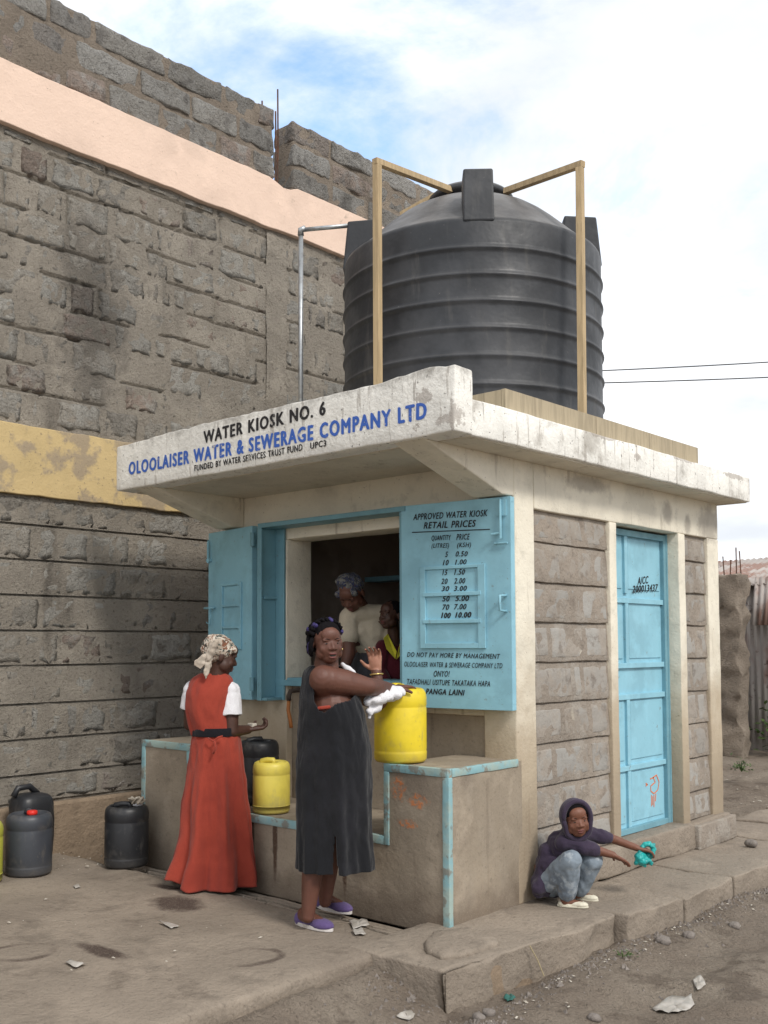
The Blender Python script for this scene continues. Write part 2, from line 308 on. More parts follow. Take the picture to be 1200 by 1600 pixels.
# ---------------------------------------------------------------- object helpers
def link(o, parent=None):
    COL.objects.link(o)
    if parent: o.parent = parent
    return o
def tag(o, label=None, cat=None, group=None, kind=None):
    for k, v in (('label', label), ('category', cat), ('group', group), ('kind', kind)):
        if v: o[k] = v
    return o
def thing(name, label, cat, loc=(0, 0, 0), group=None):
    o = bpy.data.objects.new(name, None); o.location = loc; o.empty_display_size = .1; COL.objects.link(o); return tag(o, label, cat, group)
class MB:
    def __init__(s): s.v = []; s.f = []
    def add(s, vs, fs): k = len(s.v); s.v += [tuple(p) for p in vs]; s.f += [tuple(i+k for i in f) for f in fs]; return s
    def build(s, name, mat, parent=None, smooth=False, bevel=0, local=True, keep=False):
        me = bpy.data.meshes.new(name); off = V((0, 0, 0))
        if parent is not None and local: off = parent_off(parent)
        me.from_pydata([tuple(V(p)-off) for p in s.v], [], s.f); me.materials.append(X[mat] if isinstance(mat, str) else mat)
        if smooth: me.shade_smooth()
        me.update()
        o = bpy.data.objects.new(name, me); link(o, parent)
        if bevel:
            b = o.modifiers.new('bevel', 'BEVEL'); b.width = bevel; b.segments = 2; b.limit_method = 'ANGLE'
        return o
    def box(s, lo, hi):
        x0, y0, z0 = lo; x1, y1, z1 = hi
        return s.add([(x0, y0, z0), (x1, y0, z0), (x1, y1, z0), (x0, y1, z0), (x0, y0, z1), (x1, y0, z1), (x1, y1, z1), (x0, y1, z1)],
                     [(0, 3, 2, 1), (4, 5, 6, 7), (0, 1, 5, 4), (1, 2, 6, 5), (2, 3, 7, 6), (3, 0, 4, 7)])
    def rbox(s, lo, hi, step=.1, amp=.004, r=.01, sc=5, seed=0):      # rounded box with an uneven surface
        lo = V(lo); hi = V(hi); ax = []
        for i in range(3):
            L = hi[i]-lo[i]; rr = min(r, L*.45); n = max(1, round((L-2*rr)/step))
            ax.append([lo[i], lo[i]+rr*.35, lo[i]+rr] + [lo[i]+rr+(L-2*rr)*k/n for k in range(1, n)] + [hi[i]-rr, hi[i]-rr*.35, hi[i]])
        idx = {}; vs = []; fs = []
        def vid(i, j, k):
            if (i, j, k) not in idx:
                p = V((ax[0][i], ax[1][j], ax[2][k])); q = V([min(max(p[a], lo[a]+min(r, (hi[a]-lo[a])*.45)), hi[a]-min(r, (hi[a]-lo[a])*.45)) for a in range(3)])
                d = p-q
                if d.length > 1e-9:
                    m_ = max(abs(d[0]), abs(d[1]), abs(d[2])); p = q+d.normalized()*m_
                nv = V((nz(p, sc, seed+1), nz(p, sc, seed+2), nz(p, sc, seed+3)))*amp + V((nz(p, sc*4, seed+4), nz(p, sc*4, seed+5), nz(p, sc*4, seed+6)))*amp*.5
                idx[(i, j, k)] = len(vs); vs.append(p+nv)
            return idx[(i, j, k)]
        n0, n1, n2 = [len(a)-1 for a in ax]
        for i in range(n0):
            for j in range(n1):
                fs.append((vid(i, j, n2), vid(i+1, j, n2), vid(i+1, j+1, n2), vid(i, j+1, n2))); fs.append((vid(i, j, 0), vid(i, j+1, 0), vid(i+1, j+1, 0), vid(i+1, j, 0)))
        for i in range(n0):
            for k in range(n2):
                fs.append((vid(i, 0, k), vid(i+1, 0, k), vid(i+1, 0, k+1), vid(i, 0, k+1))); fs.append((vid(i, n1, k), vid(i, n1, k+1), vid(i+1, n1, k+1), vid(i+1, n1, k)))
        for j in range(n1):
            for k in range(n2):
                fs.append((vid(0, j, k), vid(0, j, k+1), vid(0, j+1, k+1), vid(0, j+1, k))); fs.append((vid(n0, j, k), vid(n0, j+1, k), vid(n0, j+1, k+1), vid(n0, j, k+1)))
        return s.add(vs, fs)
    def tube(s, pts, rad, n=8, cap=True):
        pts = [V(p) for p in pts]; rs = rad if isinstance(rad, (list, tuple)) else [rad]*len(pts)
        vs = []; fs = []; ref = None
        for i, p in enumerate(pts):
            d = (pts[min(i+1, len(pts)-1)]-pts[max(i-1, 0)]).normalized()
            if ref is None: ref = d.orthogonal().normalized()
            a = (ref-d*ref.dot(d)).normalized(); b = d.cross(a); ref = a
            for k in range(n):
                t = 2*math.pi*k/n; vs.append(p+(a*math.cos(t)+b*math.sin(t))*rs[i])
        for i in range(len(pts)-1):
            for k in range(n): fs.append((i*n+k, i*n+(k+1) % n, (i+1)*n+(k+1) % n, (i+1)*n+k))
        if cap: fs.append(tuple(range(n-1, -1, -1))); fs.append(tuple((len(pts)-1)*n+k for k in range(n)))
        return s.add(vs, fs)
    def lathe(s, c, prof, n=48, sx=1, sy=1):
        c = V(c); vs = []; fs = []
        for r, z in prof:
            for k in range(n):
                t = 2*math.pi*k/n; vs.append(c+V((r*math.cos(t)*sx, r*math.sin(t)*sy, z)))
        for i in range(len(prof)-1):
            for k in range(n): fs.append((i*n+k, i*n+(k+1) % n, (i+1)*n+(k+1) % n, (i+1)*n+k))
        fs.append(tuple(range(n-1, -1, -1))); fs.append(tuple((len(prof)-1)*n+k for k in range(n)))
        return s.add(vs, fs)
    def beam(s, a, b, w, h, up=(0, 0, 1)):       # rectangular bar from a to b
        a = V(a); b = V(b); d = (b-a).normalized(); x = d.cross(V(up))
        if x.length < 1e-4: x = d.cross(V((1, 0, 0)))
        x.normalize(); y = x.cross(d); vs = []
        for p in (a, b):
            for i, j in ((-1, -1), (1, -1), (1, 1), (-1, 1)): vs.append(p+x*w*.5*i+y*h*.5*j)
        return s.add(vs, [(0, 3, 2, 1), (4, 5, 6, 7), (0, 1, 5, 4), (1, 2, 6, 5), (2, 3, 7, 6), (3, 0, 4, 7)])
    def prism(s, poly, vec):
        n = len(poly); vs = [V(p) for p in poly]+[V(p)+V(vec) for p in poly]
        return s.add(vs, [tuple(range(n-1, -1, -1)), tuple(range(n, 2*n))]+[(i, (i+1) % n, n+(i+1) % n, n+i) for i in range(n)])
    def ell(s, c, r, rot=None, nu=16, nv=10):
        vs = [V((0, 0, -1))]; fs = []
        for j in range(1, nv):
            ph = -math.pi/2+math.pi*j/nv
            for i in range(nu): t = 2*math.pi*i/nu; vs.append(V((math.cos(ph)*math.cos(t), math.cos(ph)*math.sin(t), math.sin(ph))))
        vs.append(V((0, 0, 1))); top = len(vs)-1
        for i in range(nu):
            fs.append((0, 1+(i+1) % nu, 1+i)); fs.append((top, top-nu+i, top-nu+(i+1) % nu))
        for j in range(nv-2):
            for i in range(nu): a = 1+j*nu; fs.append((a+i, a+(i+1) % nu, a+nu+(i+1) % nu, a+nu+i))
        r = V((r, r, r)) if isinstance(r, (int, float)) else V(r); c = V(c); out = []
        for p in vs:
            q = V((p.x*r.x, p.y*r.y, p.z*r.z)); out.append(c+(rot @ q if rot else q))
        return s.add(out, fs)
    def cap(s, a, b, ra, rb, n=12):             # tapered capsule
        a = V(a); b = V(b); d = b-a; L = d.length
        if L < 1e-5: return s.ell(a, max(ra, rb))
        d /= L; pts = []; rs = []
        for k in range(1, 5): t = math.pi/2*(1-k/4); pts.append(a-d*ra*math.sin(t)); rs.append(max(ra*math.cos(t), ra*.02))
        for k in range(0, 5): t = math.pi/2*k/4; pts.append(b+d*rb*math.sin(t)); rs.append(max(rb*math.cos(t), rb*.05))
        pts[0] = pts[0]; return s.tube(pts, rs, n)
OFFS = {}
def parent_off(p):
    o = V((0, 0, 0))
    while p is not None: o += p.location; p = p.parent
    return o
def fuse(mb, name, mat, parent, voxel=.006, smooth=3, fold=0, fscale=18, fstretch=(1, 1, .35), seed=0):
    """join overlapping closed volumes into one continuous skin"""
    o = mb.build(name, mat, parent)
    r = o.modifiers.new('r', 'REMESH'); r.mode = 'VOXEL'; r.voxel_size = voxel; r.adaptivity = 0
    if smooth: s_ = o.modifiers.new('s', 'SMOOTH'); s_.factor = .5; s_.iterations = smooth
    bpy.context.view_layer.update()
    me = bpy.data.meshes.new_from_object(o.evaluated_get(bpy.context.evaluated_depsgraph_get()))
    o.modifiers.clear(); old = o.data; o.data = me; me.name = name; bpy.data.meshes.remove(old)
    if fold:
        st = V(fstretch); n_ = len(me.vertices); co = [0.]*(3*n_); no = [0.]*(3*n_)
        me.vertices.foreach_get('co', co); me.vertices.foreach_get('normal', no)
        for i in range(0, 3*n_, 3):
            p = V((co[i]*st.x, co[i+1]*st.y, co[i+2]*st.z)); k = (nz(p, fscale, seed)+.5*nz(p, fscale*2.1, seed+3))*fold
            co[i] += no[i]*k; co[i+1] += no[i+1]*k; co[i+2] += no[i+2]*k
        me.vertices.foreach_set('co', co); me.update()
    me.shade_smooth()
    if not me.materials: me.materials.append(X[mat])
    return o
def txt(body, P0, P1, P2, mat, name, parent, bold=.02, shear=0., nrm=None, lift=.002, spacing=1.12, wob=0.):
    """lettering whose box runs P0 (bottom left) - P1 (bottom right) - P2 (top left)"""
    cu = bpy.data.curves.new(name, 'FONT'); cu.body = body; cu.resolution_u = 3; cu.space_character = spacing; cu.space_word = 1.15
    t = bpy.data.objects.new(name, cu); COL.objects.link(t); bpy.context.view_layer.update()
    me = bpy.data.meshes.new_from_object(t.evaluated_get(bpy.context.evaluated_depsgraph_get()))
    bpy.data.objects.remove(t)
    for v in me.vertices: v.co.x += shear*v.co.y
    xs = [v.co.x for v in me.vertices]; ys = [v.co.y for v in me.vertices]
    cap_h = max(ys)-min(ys); x0, x1, y0 = min(xs), max(xs), min(ys)
    P0 = V(P0); ex = V(P1)-P0; ey = V(P2)-P0; n = ex.cross(ey).normalized(); off = parent_off(parent)
    base = [(v.co.x, v.co.y) for v in me.vertices]; pol = [tuple(p.vertices) for p in me.polygons]; W_ = x1-x0; bb = bold*1.0; vs = []; fs = []
    for c, (dx, dy) in enumerate(((-1, 0), (-.5, .5), (0, -.5), (0, .5), (.5, -.5), (1, 0))):    # several brush passes make the stroke thick
        k = len(vs); fs += [tuple(i+k for i in p) for p in pol]
        vs += [P0+ex*((x-x0+bb+dx*bb)/(W_+2*bb))+ey*((y-y0+bb*.5+dy*bb)/(cap_h+bb))+n*(lift+c*.00012)-off for x, y in base]
    bpy.data.meshes.remove(me); me = bpy.data.meshes.new(name); me.from_pydata(vs, [], fs)
    if wob:
        for v in me.vertices:
            q = v.co.copy(); v.co += ex.normalized()*wob*(nz(q, 22, 1)+.5*nz(q, 70, 4))+ey.normalized()*wob*(nz(q, 18, 2)+.5*nz(q, 60, 5))
    me.materials.clear(); me.materials.append(X[mat]); me.update()
    return link(bpy.data.objects.new(name, me), parent)

# ================================================================ GROUND
g = MB()
def axis_pts(c0, c1, fine_, far):
    a = []; x = c0
    while x < c1: a.append(x); x += fine_
    a.append(c1); st = fine_; L = [c0]; r_ = [c1]
    while L[0] > -far: st *= 1.45; L.insert(0, L[0]-st)
    st = fine_
    while r_[-1] < far: st *= 1.45; r_.append(r_[-1]+st)
    return L[:-1]+a+r_[1:]
xs = axis_pts(-3.0, 2.6, .05, 900); ys = axis_pts(-4.2, 5.5, .05, 900)
def ground_z(x, y):
    z = -.16+.03*nz((x, y, 0), .9)+.022*nz((x, y, 3), 3)+.016*nz((x, y, 5), 8)+.008*nz((x, y, 7), 19)
    # earth banked against the slabs, a hump beside the road and wheel ruts
    z += .05*math.exp(-((x-1.15)/.28)**2-((y-.35)/.5)**2)
    if y < -1.0 and x > -.2: z += (.125+.03*nz((x, y, 4), 4))*math.exp(-(max(0, x)/.24)**2)*min(1, (-1.0-y)/.2)
    if x > .4: z += .03*math.sin((x-.5)*9+.6*y+nz((x, y, 9), .8))*math.exp(-(x-.4)*.6)
    if y > 3.0:
        t = min(1, (y-3.0)/3.5); z += .17*t+.12*t*max(0, nz((x, y, 1), 1.2))
    if x < 0.02 and -6 < y < 3.6 and x > -3.4: z = min(z, -.10)
    d = math.hypot(x, y)
    return z if d < 30 else z*max(0, 1-(d-30)/60)-.0
vs = [(x, y, ground_z(x, y)) for y in ys for x in xs]; n = len(xs)
g.add(vs, [(j*n+i, j*n+i+1, (j+1)*n+i+1, (j+1)*n+i) for j in range(len(ys)-1) for i in range(n-1)])
tag(g.build('dirt_ground', 'dirt', smooth=True), kind='structure')
# left concrete platform
p = MB(); p.rbox((-5.2, -6.0, -.34), (0.0, -.845, 0.0), .06, .012, .03, 3, 4)
tag(p.build('platform', 'platform', smooth=True), kind='structure')
# pavement round the right-hand corner of the kiosk, slab by slab
pav = bpy.data.objects.new('pavement', None); COL.objects.link(pav); tag(pav, kind='structure')
jy = [-1.17, .165, .755, 1.405, 2.01, 2.66, 3.3, 3.95, 4.6]
for i in range(len(jy)-1):
    y0, y1 = jy[i]+.003, jy[i+1]-.003; x1 = [.50, .575, .59, .60, .61, .6, .61, .6][i]; dz = [.007, .006, -.004, .004, 0, .01, .02, .03][i]
    x0 = .0 if i < 5 else -.25
    s = MB(); s.rbox((-.15 if i == 0 else .0+x0, y0, -.26), (x1, y1, dz), .055, .009, .013, 4, 10+i); s.v = [(x-(.07*min(1, max(0, (-.3-y)/.8)) if i == 0 and x > x1-.06 else 0)-(.05*max(0, nz((0, y, z*1.5), 5, 3)+.15)*min(1, max(0, (dz-z)/.05)) if x > x1-.06 else 0)-(.02*max(0, nz((0, y, 0), 9, 8)) if x > x1-.03 else 0), y, z-(.02*max(0, nz((x, y, 0), 6, 5)) if x > x1-.05 and z > dz-.03 else 0)) for x, y, z in s.v]; s.build('concrete_slab', 'apron', pav, smooth=True)
s = MB(); s.rbox((-.02, -1.02, -.4), (.435, 4.6, -.022), .09, .012, .03, 5, 40); s.build('slab_base', 'plinth', pav, smooth=True)
s = MB(); s.rbox((-2.7, -1.1, -.35), (-.0, -.60, -.085), .1, .01, .02, 4, 36); s.build('drain_bed', 'wetbed', pav, smooth=True)
for i, (y0, y1, z1, xa) in enumerate(((-.822, -.797, -.010, -2.5), (-.760, -.732, -.016, -2.3), (-.692, -.664, -.026, -2.4))):
    x = xa
    while x < -.25:
        L = random.uniform(.5, .9); s = MB(); s.rbox((x, y0, -.08), (min(x+L-.01, -.17), y1, z1+random.uniform(-.008, .004)), .09, .007, .008, 6, 50+i+int(x*9)); s.build('drain_strip', 'apron', pav, smooth=True); x += L

# ================================================================ BOUNDARY WALL
BX = -3.204
wall = thing('stone_wall', 'tall rough stone wall with a peach band and a yellow band behind the kiosk', 'wall', (BX, 0, 0))
def rough_sheet(y0, y1, z0, z1, x, amp, seed, st=.06, stz=None, gro=None):
    b = MB(); ny = max(1, int((y1-y0)/st)); nz_ = max(1, int((z1-z0)/(stz or st))); vs = []
    for j in range(nz_+1):
        for i in range(ny+1):
            y = y0+(y1-y0)*i/ny; z = z0+(z1-z0)*j/nz_; vs.append((x+amp*nz((0, y, z), 5, seed)+amp*.6*nz((0, y, z), 14, seed+1)+(gro(y, z) if gro else 0), y, z))
    return b.add(vs, [(j*(ny+1)+i, j*(ny+1)+i+1, (j+1)*(ny+1)+i+1, (j+1)*(ny+1)+i) for j in range(nz_) for i in range(ny)])
core = MB().box((BX-.42, -7, -.4), (BX-.05, 6.4, 4.9)); core.build('mortar_core', 'mortar', wall)
rough_sheet(-6.0, 6.2, -.3, 2.45, BX-.02, .012, 3, .05).build('mortar_bed', 'mortar', wall, smooth=True)

# shared rough-hewn stone meshes, front towards +X, unit length (Y) and height (Z)
def stone_mesh(seed, depth_=.055, amp=.02, ragged=.03):
    vs = []; fs = []; rr = random.Random(seed); ys_ = [0, .02, .14, .26, .38, .5, .62, .74, .86, .98, 1]; zs_ = [0, .04, .22, .4, .6, .78, .96, 1]; ny = len(ys_)-1; nz_ = len(zs_)-1
    for j, z in enumerate(zs_):
        for i, y in enumerate(ys_):
            e = (i in (0, ny)) or (j in (0, nz_))
            x = -depth_ if e else amp*(nz((y*3.2, z*1.7, seed), 1.3, seed)*1.1+nz((y*3.2, z*1.7, seed), 4.1, seed+2)*.55+rr.uniform(-.25, .25))
            yy = y+ragged*nz((z*2.5, i > ny/2, seed), 1.7, 1)*(1 if i < 2 or i > ny-2 else .3); zz_ = z+ragged*2.2*nz((y*2.5, (j > nz_/2)*3, seed), 1.9, 2)*(1 if j < 2 or j > nz_-2 else .3)
            vs.append((x, yy, zz_))
    for j in range(nz_):
        for i in range(ny): a = j*(ny+1)+i; fs.append((a, a+1, a+ny+2, a+ny+1))
    me = bpy.data.meshes.new('stone'); me.from_pydata(vs, [], fs); me.shade_smooth(); me.update(); return me
SM = {}
for k in range(12):
    for mt, dp, am, rg in (('stone', .022, .011, .07),):
        me = stone_mesh(k, dp, am, rg); me.materials.append(X[mt]); SM[(mt, k)] = me
def put_stone(y, z, L, H, mt, dx=0, rot=0, tilt=0):
    o = bpy.data.objects.new('stone', SM[(mt, random.randrange(12))]); link(o, wall)
    o.location = (dx, y, z); o.scale = (1, L, H); o.rotation_euler = (rot, -tilt, 0); return o
cz = [.35, .532, .769, 1.005, 1.262, 1.497, 1.735, 1.974, 2.212, 2.415]
for i in range(len(cz)-1):
    y = -2.1-random.random()*.3
    while y < .55:
        L = random.choice((.27, .34, .40, .44)); put_stone(y, cz[i]+.022, L-.035, cz[i+1]-cz[i]-.04, 'stone', -.002+random.uniform(-.004, .004), 0, random.uniform(0, .02)); y += L
    # the smeared course of mortar stands proud over a thin dark groove
    s = rough_sheet(-6.0, 6.1, cz[i]+.012, cz[i+1]-.003, BX-.002, .005, 20+i, .05); s.build('mortar_course', 'mortar', wall, smooth=True)
MB().box((BX-.06, -6, -.3), (BX+.035, 6.0, .34)).build('wall_plinth', 'plinth', wall, bevel=.02)
rows_z = []; z = 2.90
while z < 4.84:
    H = random.choice((.2, .22, .235)); rows_z.append(z); z += H
rows_z.append(4.9); joints = []
for k in range(len(rows_z)-1):
    z, H = rows_z[k], rows_z[k+1]-rows_z[k]; y = -2.1-random.random()*.3
    while y < 3.2:
        L = random.choice((.24, .33, .38, .42, .36)); joints.append((y, z, H, random.random()))
        put_stone(y+.01, z+random.uniform(.006, .016), L-.03-random.random()*.03, H-.028, 'stone', random.uniform(-.004, .005), random.uniform(-.02, .02), random.uniform(-.01, .025)); y += L
def groove(y, z):                                     # open bed joints and a few open perpends
    d = 0
    for k, zr in enumerate(rows_z[1:-1]):
        w = .012*nz((y, k*3.7, 0), 2.2, 5)+.005*nz((y, k, 1), 9, 6)
        if abs(z-zr-w) < .0075 and nz((y, k*5.1, 2), 1.7, 7) > .02: d = -.022
    for (yj, zj, H, q) in joints:
        if q > .82 and zj < z < zj+H and abs(y-yj-.006*nz((0, z, yj), 8, 3)) < .012: d = -.02
    return d
rough_sheet(-2.3, 3.4, 2.86, 4.93, BX, .006, 5, .024, .0125, groove).build('mortar_bed', 'mortar', wall, smooth=True)
for ya, yb in ((-6.0, -2.29), (3.39, 6.2)): rough_sheet(ya, yb, 2.86, 4.93, BX, .012, 5, .06).build('mortar_bed', 'mortar', wall, smooth=True)
# concrete column cast in the wall, seen between the stones
s = rough_sheet(1.02, 1.25, 2.9, 4.88, BX+.008, .014, 44, .03); s.build('concrete_column', 'mortar', wall, smooth=True)
def band_part(name, z0, z1, proud, mt, wav, seed):
    b = MB(); y0, y1, n_ = -6.2, 6.1, 150; vs = []
    for i in range(n_+1):
        y = y0+(y1-y0)*i/n_; w0 = wav*nz((0, y, 0), 6, seed); w1 = wav*nz((0, y, 5), 7, seed+1)
        w1 += -.05*math.exp(-((y-1.2)/.1)**2) if z1 > 5 else 0
        vs += [(BX-.1, y, z0+w0), (BX+proud, y, z0+w0), (BX+proud-.004, y, z1+w1), (BX-.1, y, z1+w1)]
    b.add(vs, [(4*i+a, 4*i+4+a, 4*i+4+(a+1) % 4, 4*i+(a+1) % 4) for i in range(n_) for a in range(4)]+[(0, 1, 2, 3), (4*n_+3, 4*n_+2, 4*n_+1, 4*n_)])
    return b.build(name, mt, wall, bevel=.006)
band_part('yellow_band', 2.413, 2.888, .035, 'yellow_band', .012, 7); band_part('peach_band', 4.90, 5.335, .05, 'pink_band', .012, 9)
# three courses of grey stone above the peach band, with a slot
for (ya, yb) in ((-3.0, 1.125), (1.32, 6.1)):
    core = MB(); core.rbox((BX-.24, ya+.015, 5.25), (BX-.001, yb-.02, 5.955), .12, .02, .03, 4, 60); core.build('mortar_core', 'mortar_top', wall, smooth=True)
    for r_ in range(3):
        y = ya; z = 5.335+r_*.212
        while y < yb-.05:
            L = min(random.choice((.36, .48, .56, .64)), yb-y)
            if yb-y-L < .2: L = yb-y
            o = MB(); yy1 = y+L-.025; last = abs(y+L-yb) < .01
            o.rbox((-.03-.2, 0, 0), (.018, 1, 1), 1, 0, .01); dx = random.uniform(-.008, .014)
            b = MB(); b.rbox((BX-.25, y+.01, z+.010+random.uniform(0, .012)), (BX+.006+dx*.5, yy1+(.012 if last else 0), z+.200-random.uniform(0, .01)), .05, .018, .02, 8, 70+r_*20+int(y*5))
            b.build('stone', 'stone_top', wall, smooth=True); y += L
for (u, v0, v1, yy) in ((452, 130, 292, 1.26), (448, 165, 292, 1.235), (424, 150, 200, 1.08), (430, 166, 200, 1.10)):
    a = on(u, v0, 1, yy); b_ = on(u-2 if v0 < 165 else u, v1, 1, yy)
    MB().tube([(BX-.12, yy, a.z*1.0), (BX-.12, yy+.005, (a.z+b_.z)/2), (BX-.12, yy-.01, 5.2)], .007, 6).build('reinforcing_bar', 'iron', wall)

# ================================================================ KIOSK
K = thing('water_kiosk', 'cream water kiosk with painted roof sign, blue shutters and blue door', 'kiosk')
HR = 2.42
def kbox(name, lo, hi, mt='cream', amp=.003, r=.008, step=.12, seed=0): return MB().rbox(lo, hi, step, amp, r, 4, seed).build(name, mt, K, smooth=True)
# front wall pieces
kbox('front_wall', (-2.45, 0, 0), (-1.835, .23, 2.10), 'cream', seed=1)
kbox('front_wall', (-.66, .0, 1.0), (-.222, .23, 2.10), 'cream', seed=2)
kbox('front_wall', (-1.835, .045, 0), (-.222, .23, 1.175), 'bench', seed=3)
kbox('front_wall', (-2.45, .004, 2.10), (-.222, .23, HR), 'cream', seed=4)
kbox('corner_column', (-.222, -.004, 0), (.0, .19, HR-.002), 'cream', .004, .012, .08, 5)
kbox('window_sill', (-1.835, -.0, 1.15), (-.66, .22, 1.183), 'blue_frame', .001)
# side wall
kbox('side_mullion', (-.16, 1.02, .15), (.0, 1.107, 2.155), 'cream', .003, .008, .06, 6)
kbox('side_mullion', (-.16, 1.956, .15), (.0, 2.053, 2.155), 'cream', .003, .008, .06, 7)
kbox('corner_column', (-.16, 2.413, .15), (.0, 2.59, 2.155), 'cream', .004, .01, .06, 8)
kbox('side_beam', (-.16, .19, 2.155), (-.001, 2.588, HR-.002), 'cream', .003, .008, .1, 9)
kbox('door_sill', (-.5, .19, .0), (.045, 2.62, .178), 'apron', .012, .02, .08, 10)
kbox('door_sill', (.02, 2.02, .0), (.075, 2.63, .165), 'block_mortar', .006, .012, .06, 11)
for nm, y0, y1 in (('panel', .19, 1.02), ('panel', 2.053, 2.413)):
    MB().box((-.155, y0, .15), (-.036, y1, 2.155)).build('block_backing', 'block_mortar', K)
lv = [.178, .37, .598, .834, 1.06, 1.29, 1.517, 1.743, 1.97, 2.155]
PT = [(.4, .16, .27), (.27, .2, .2, .16), (.2, .4, .23), (.3, .3, .23), (.42, .1, .31), (.17, .38, .28), (.4, .12, .31), (.3, .35, .18), (.25, .3, .28)]
for i in range(9):
    for (ya, yb, pat) in ((.193, 1.017, PT[i]), (2.056, 2.41, (.18, .17) if i % 2 else (.1, .25))):
        # smeared course with a lip over the joint below
        c_ = MB().rbox((-.10, ya, lv[i]+.006), (-.022, yb, lv[i+1]-.001), .05, .004, .005, 7, 80+i); dxr = random.uniform(-.002, .002)
        c_.v = [(x+(.007*(1-2*(z-lv[i])/(lv[i+1]-lv[i]))+dxr if x > -.05 else 0), y, z+(.004*nz((0, y, 0), 9, i) if z < lv[i]+.03 else 0)) for x, y, z in c_.v]
        c_.build('mortar_course', 'block_mortar', K, smooth=True)
        tot = sum(pat); y = ya
        for w in pat:
            L = (yb-ya)*w/tot; b = MB(); b.rbox((-.08, y+.02, lv[i]+.026+random.random()*.014), (-.0205, y+L-.02, lv[i+1]-.022-random.random()*.014), .03, .0075, .008, 13, 90+i*7+int(y*30)); b.v = [(x+(.006*(1-2*(z-lv[i])/(lv[i+1]-lv[i])) if x > -.05 else 0), y, z) for x, y, z in b.v]; b.build('concrete_block', 'block', K, smooth=True); y += L
# inside and far walls
MB().box((-2.45, .23, .0), (-2.30, 2.59, HR-.01)).build('left_wall', 'block_mortar', K)
MB().box((-2.30, 2.44, .0), (-.16, 2.588, HR-.01)).build('rear_wall', 'room', K)
MB().box((-2.298, .232, .12), (-2.28, 2.44, HR-.02)).build('inner_lining', 'room', K)
MB().box((-2.28, .232, .0), (-.163, 2.44, .15)).build('room_floor', 'room', K)
MB().box((-.18, .235, .15), (-.162, 1.1, HR-.02)).build('inner_lining', 'room', K)
MB().box((-.18, 1.96, .15), (-.162, 2.42, HR-.02)).build('inner_lining', 'room', K)
MB().box((-2.2, 1.15, 1.88), (-1.45, 1.32, 1.915)).build('shelf', 'blue_frame', K)
MB().box((-2.27, 1.9, .6), (-1.0, 2.3, 1.7)).build('shelf_cabinet', 'room', K)
# roof
rf = MB(); rf.rbox((-2.625, -.66, HR), (.214, 2.68, 2.60), .08, .005, .010, 3, 12); rfo = rf.build('roof_slab', 'roof_side', K, smooth=True)
rf = MB(); rf.rbox((-2.627, -.80, HR-.002), (.214, -.655, 2.735), .05, .004, .012, 4, 13)
rf.v = [(x, y, z+(.02*math.exp(-((x-.02)/.2)**2)+.006*nz((x, 0, 0), 9)-.012*max(0, nz((x, 1, 0), 25)) if z > 2.66 else 0)-(max(0, -1.7-x)*.02 if z > 2.66 else 0)) for x, y, z in rf.v]
rf.v = [(x, -.803 if (y < -.785 and 2.435 < z < 2.70 and -2.60 < x < .19) else y, z) for x, y, z in rf.v]
rf.build('roof_fascia', 'roof_front', K, smooth=True)
MB().box((-2.6, -.652, HR-.006), (.19, 2.66, HR+.01)).build('soffit', 'soffit', K)
for x0, x1, sd_ in ((-2.453, -2.27, 1), (-.21, -.003, 2)):
    MB().prism([(x0, -.775, HR-.002), (x0, .0, HR-.002), (x0, .0, 2.208), (x0, -.11, 2.208)], (x1-x0, 0, 0)).build('roof_bracket', 'cream', K, bevel=.008)
# sign lettering
FY = -.803
def sign(t, x0, x1, zl0, zl1, zr0, mt, bold):
    txt(t, (x0, FY, zl0), (x1, FY, zr0), (x0, FY, zl1), mt, 'sign_lettering', K, bold, lift=.002, spacing=1.0+bold*3.6, wob=.002)
sign('WATER KIOSK NO. 6', -1.70, -.655, 2.609, 2.686, 2.627, 'signblack', .055)
sign('OLOOLAISER WATER & SEWERAGE COMPANY LTD', -2.475, .045, 2.505, 2.592, 2.500, 'signblue', .058)
sign('FUNDED BY WATER SERVICES TRUST FUND', -1.785, -.835, 2.452, 2.490, 2.456, 'signblack', .045)
sign('UPC3', -.775, -.652, 2.456, 2.492, 2.456, 'signblack', .045)
# bench
MB().prism([(-2.585, -.60, -.05), (0, -.60, -.05), (0, -.60, .772), (-.43, -.60, .772), (-.43, -.60, .396), (-2.07, -.60, .396), (-2.07, -.60, .772), (-2.585, -.60, .772)], (0, .642, 0)).build('counter', 'bench', K, bevel=.007)
e = .021; yf = -.607; edge = lambda lo, hi, sd_: MB().rbox(lo, hi, .06, .0022, .003, 12, sd_).build('painted_edge', 'edge', K, smooth=True)
edge((-2.588, yf, .732), (-2.07, -.58, .776), 1); edge((-2.588, yf, .0), (-2.55, -.58, .732), 2); edge((-2.105, yf, .40), (-2.068, -.58, .732), 3)
edge((-2.105, yf, .355), (-.43, -.58, .400), 4); edge((-.43, yf, .355), (-.394, -.58, .735), 5); edge((-.43, yf, .735), (.0, -.575, .777), 6)
edge((-.036, yf, .0), (.006, -.575, .735), 7); edge((-.02, -.575, .737), (.0065, -.0, .777), 8)
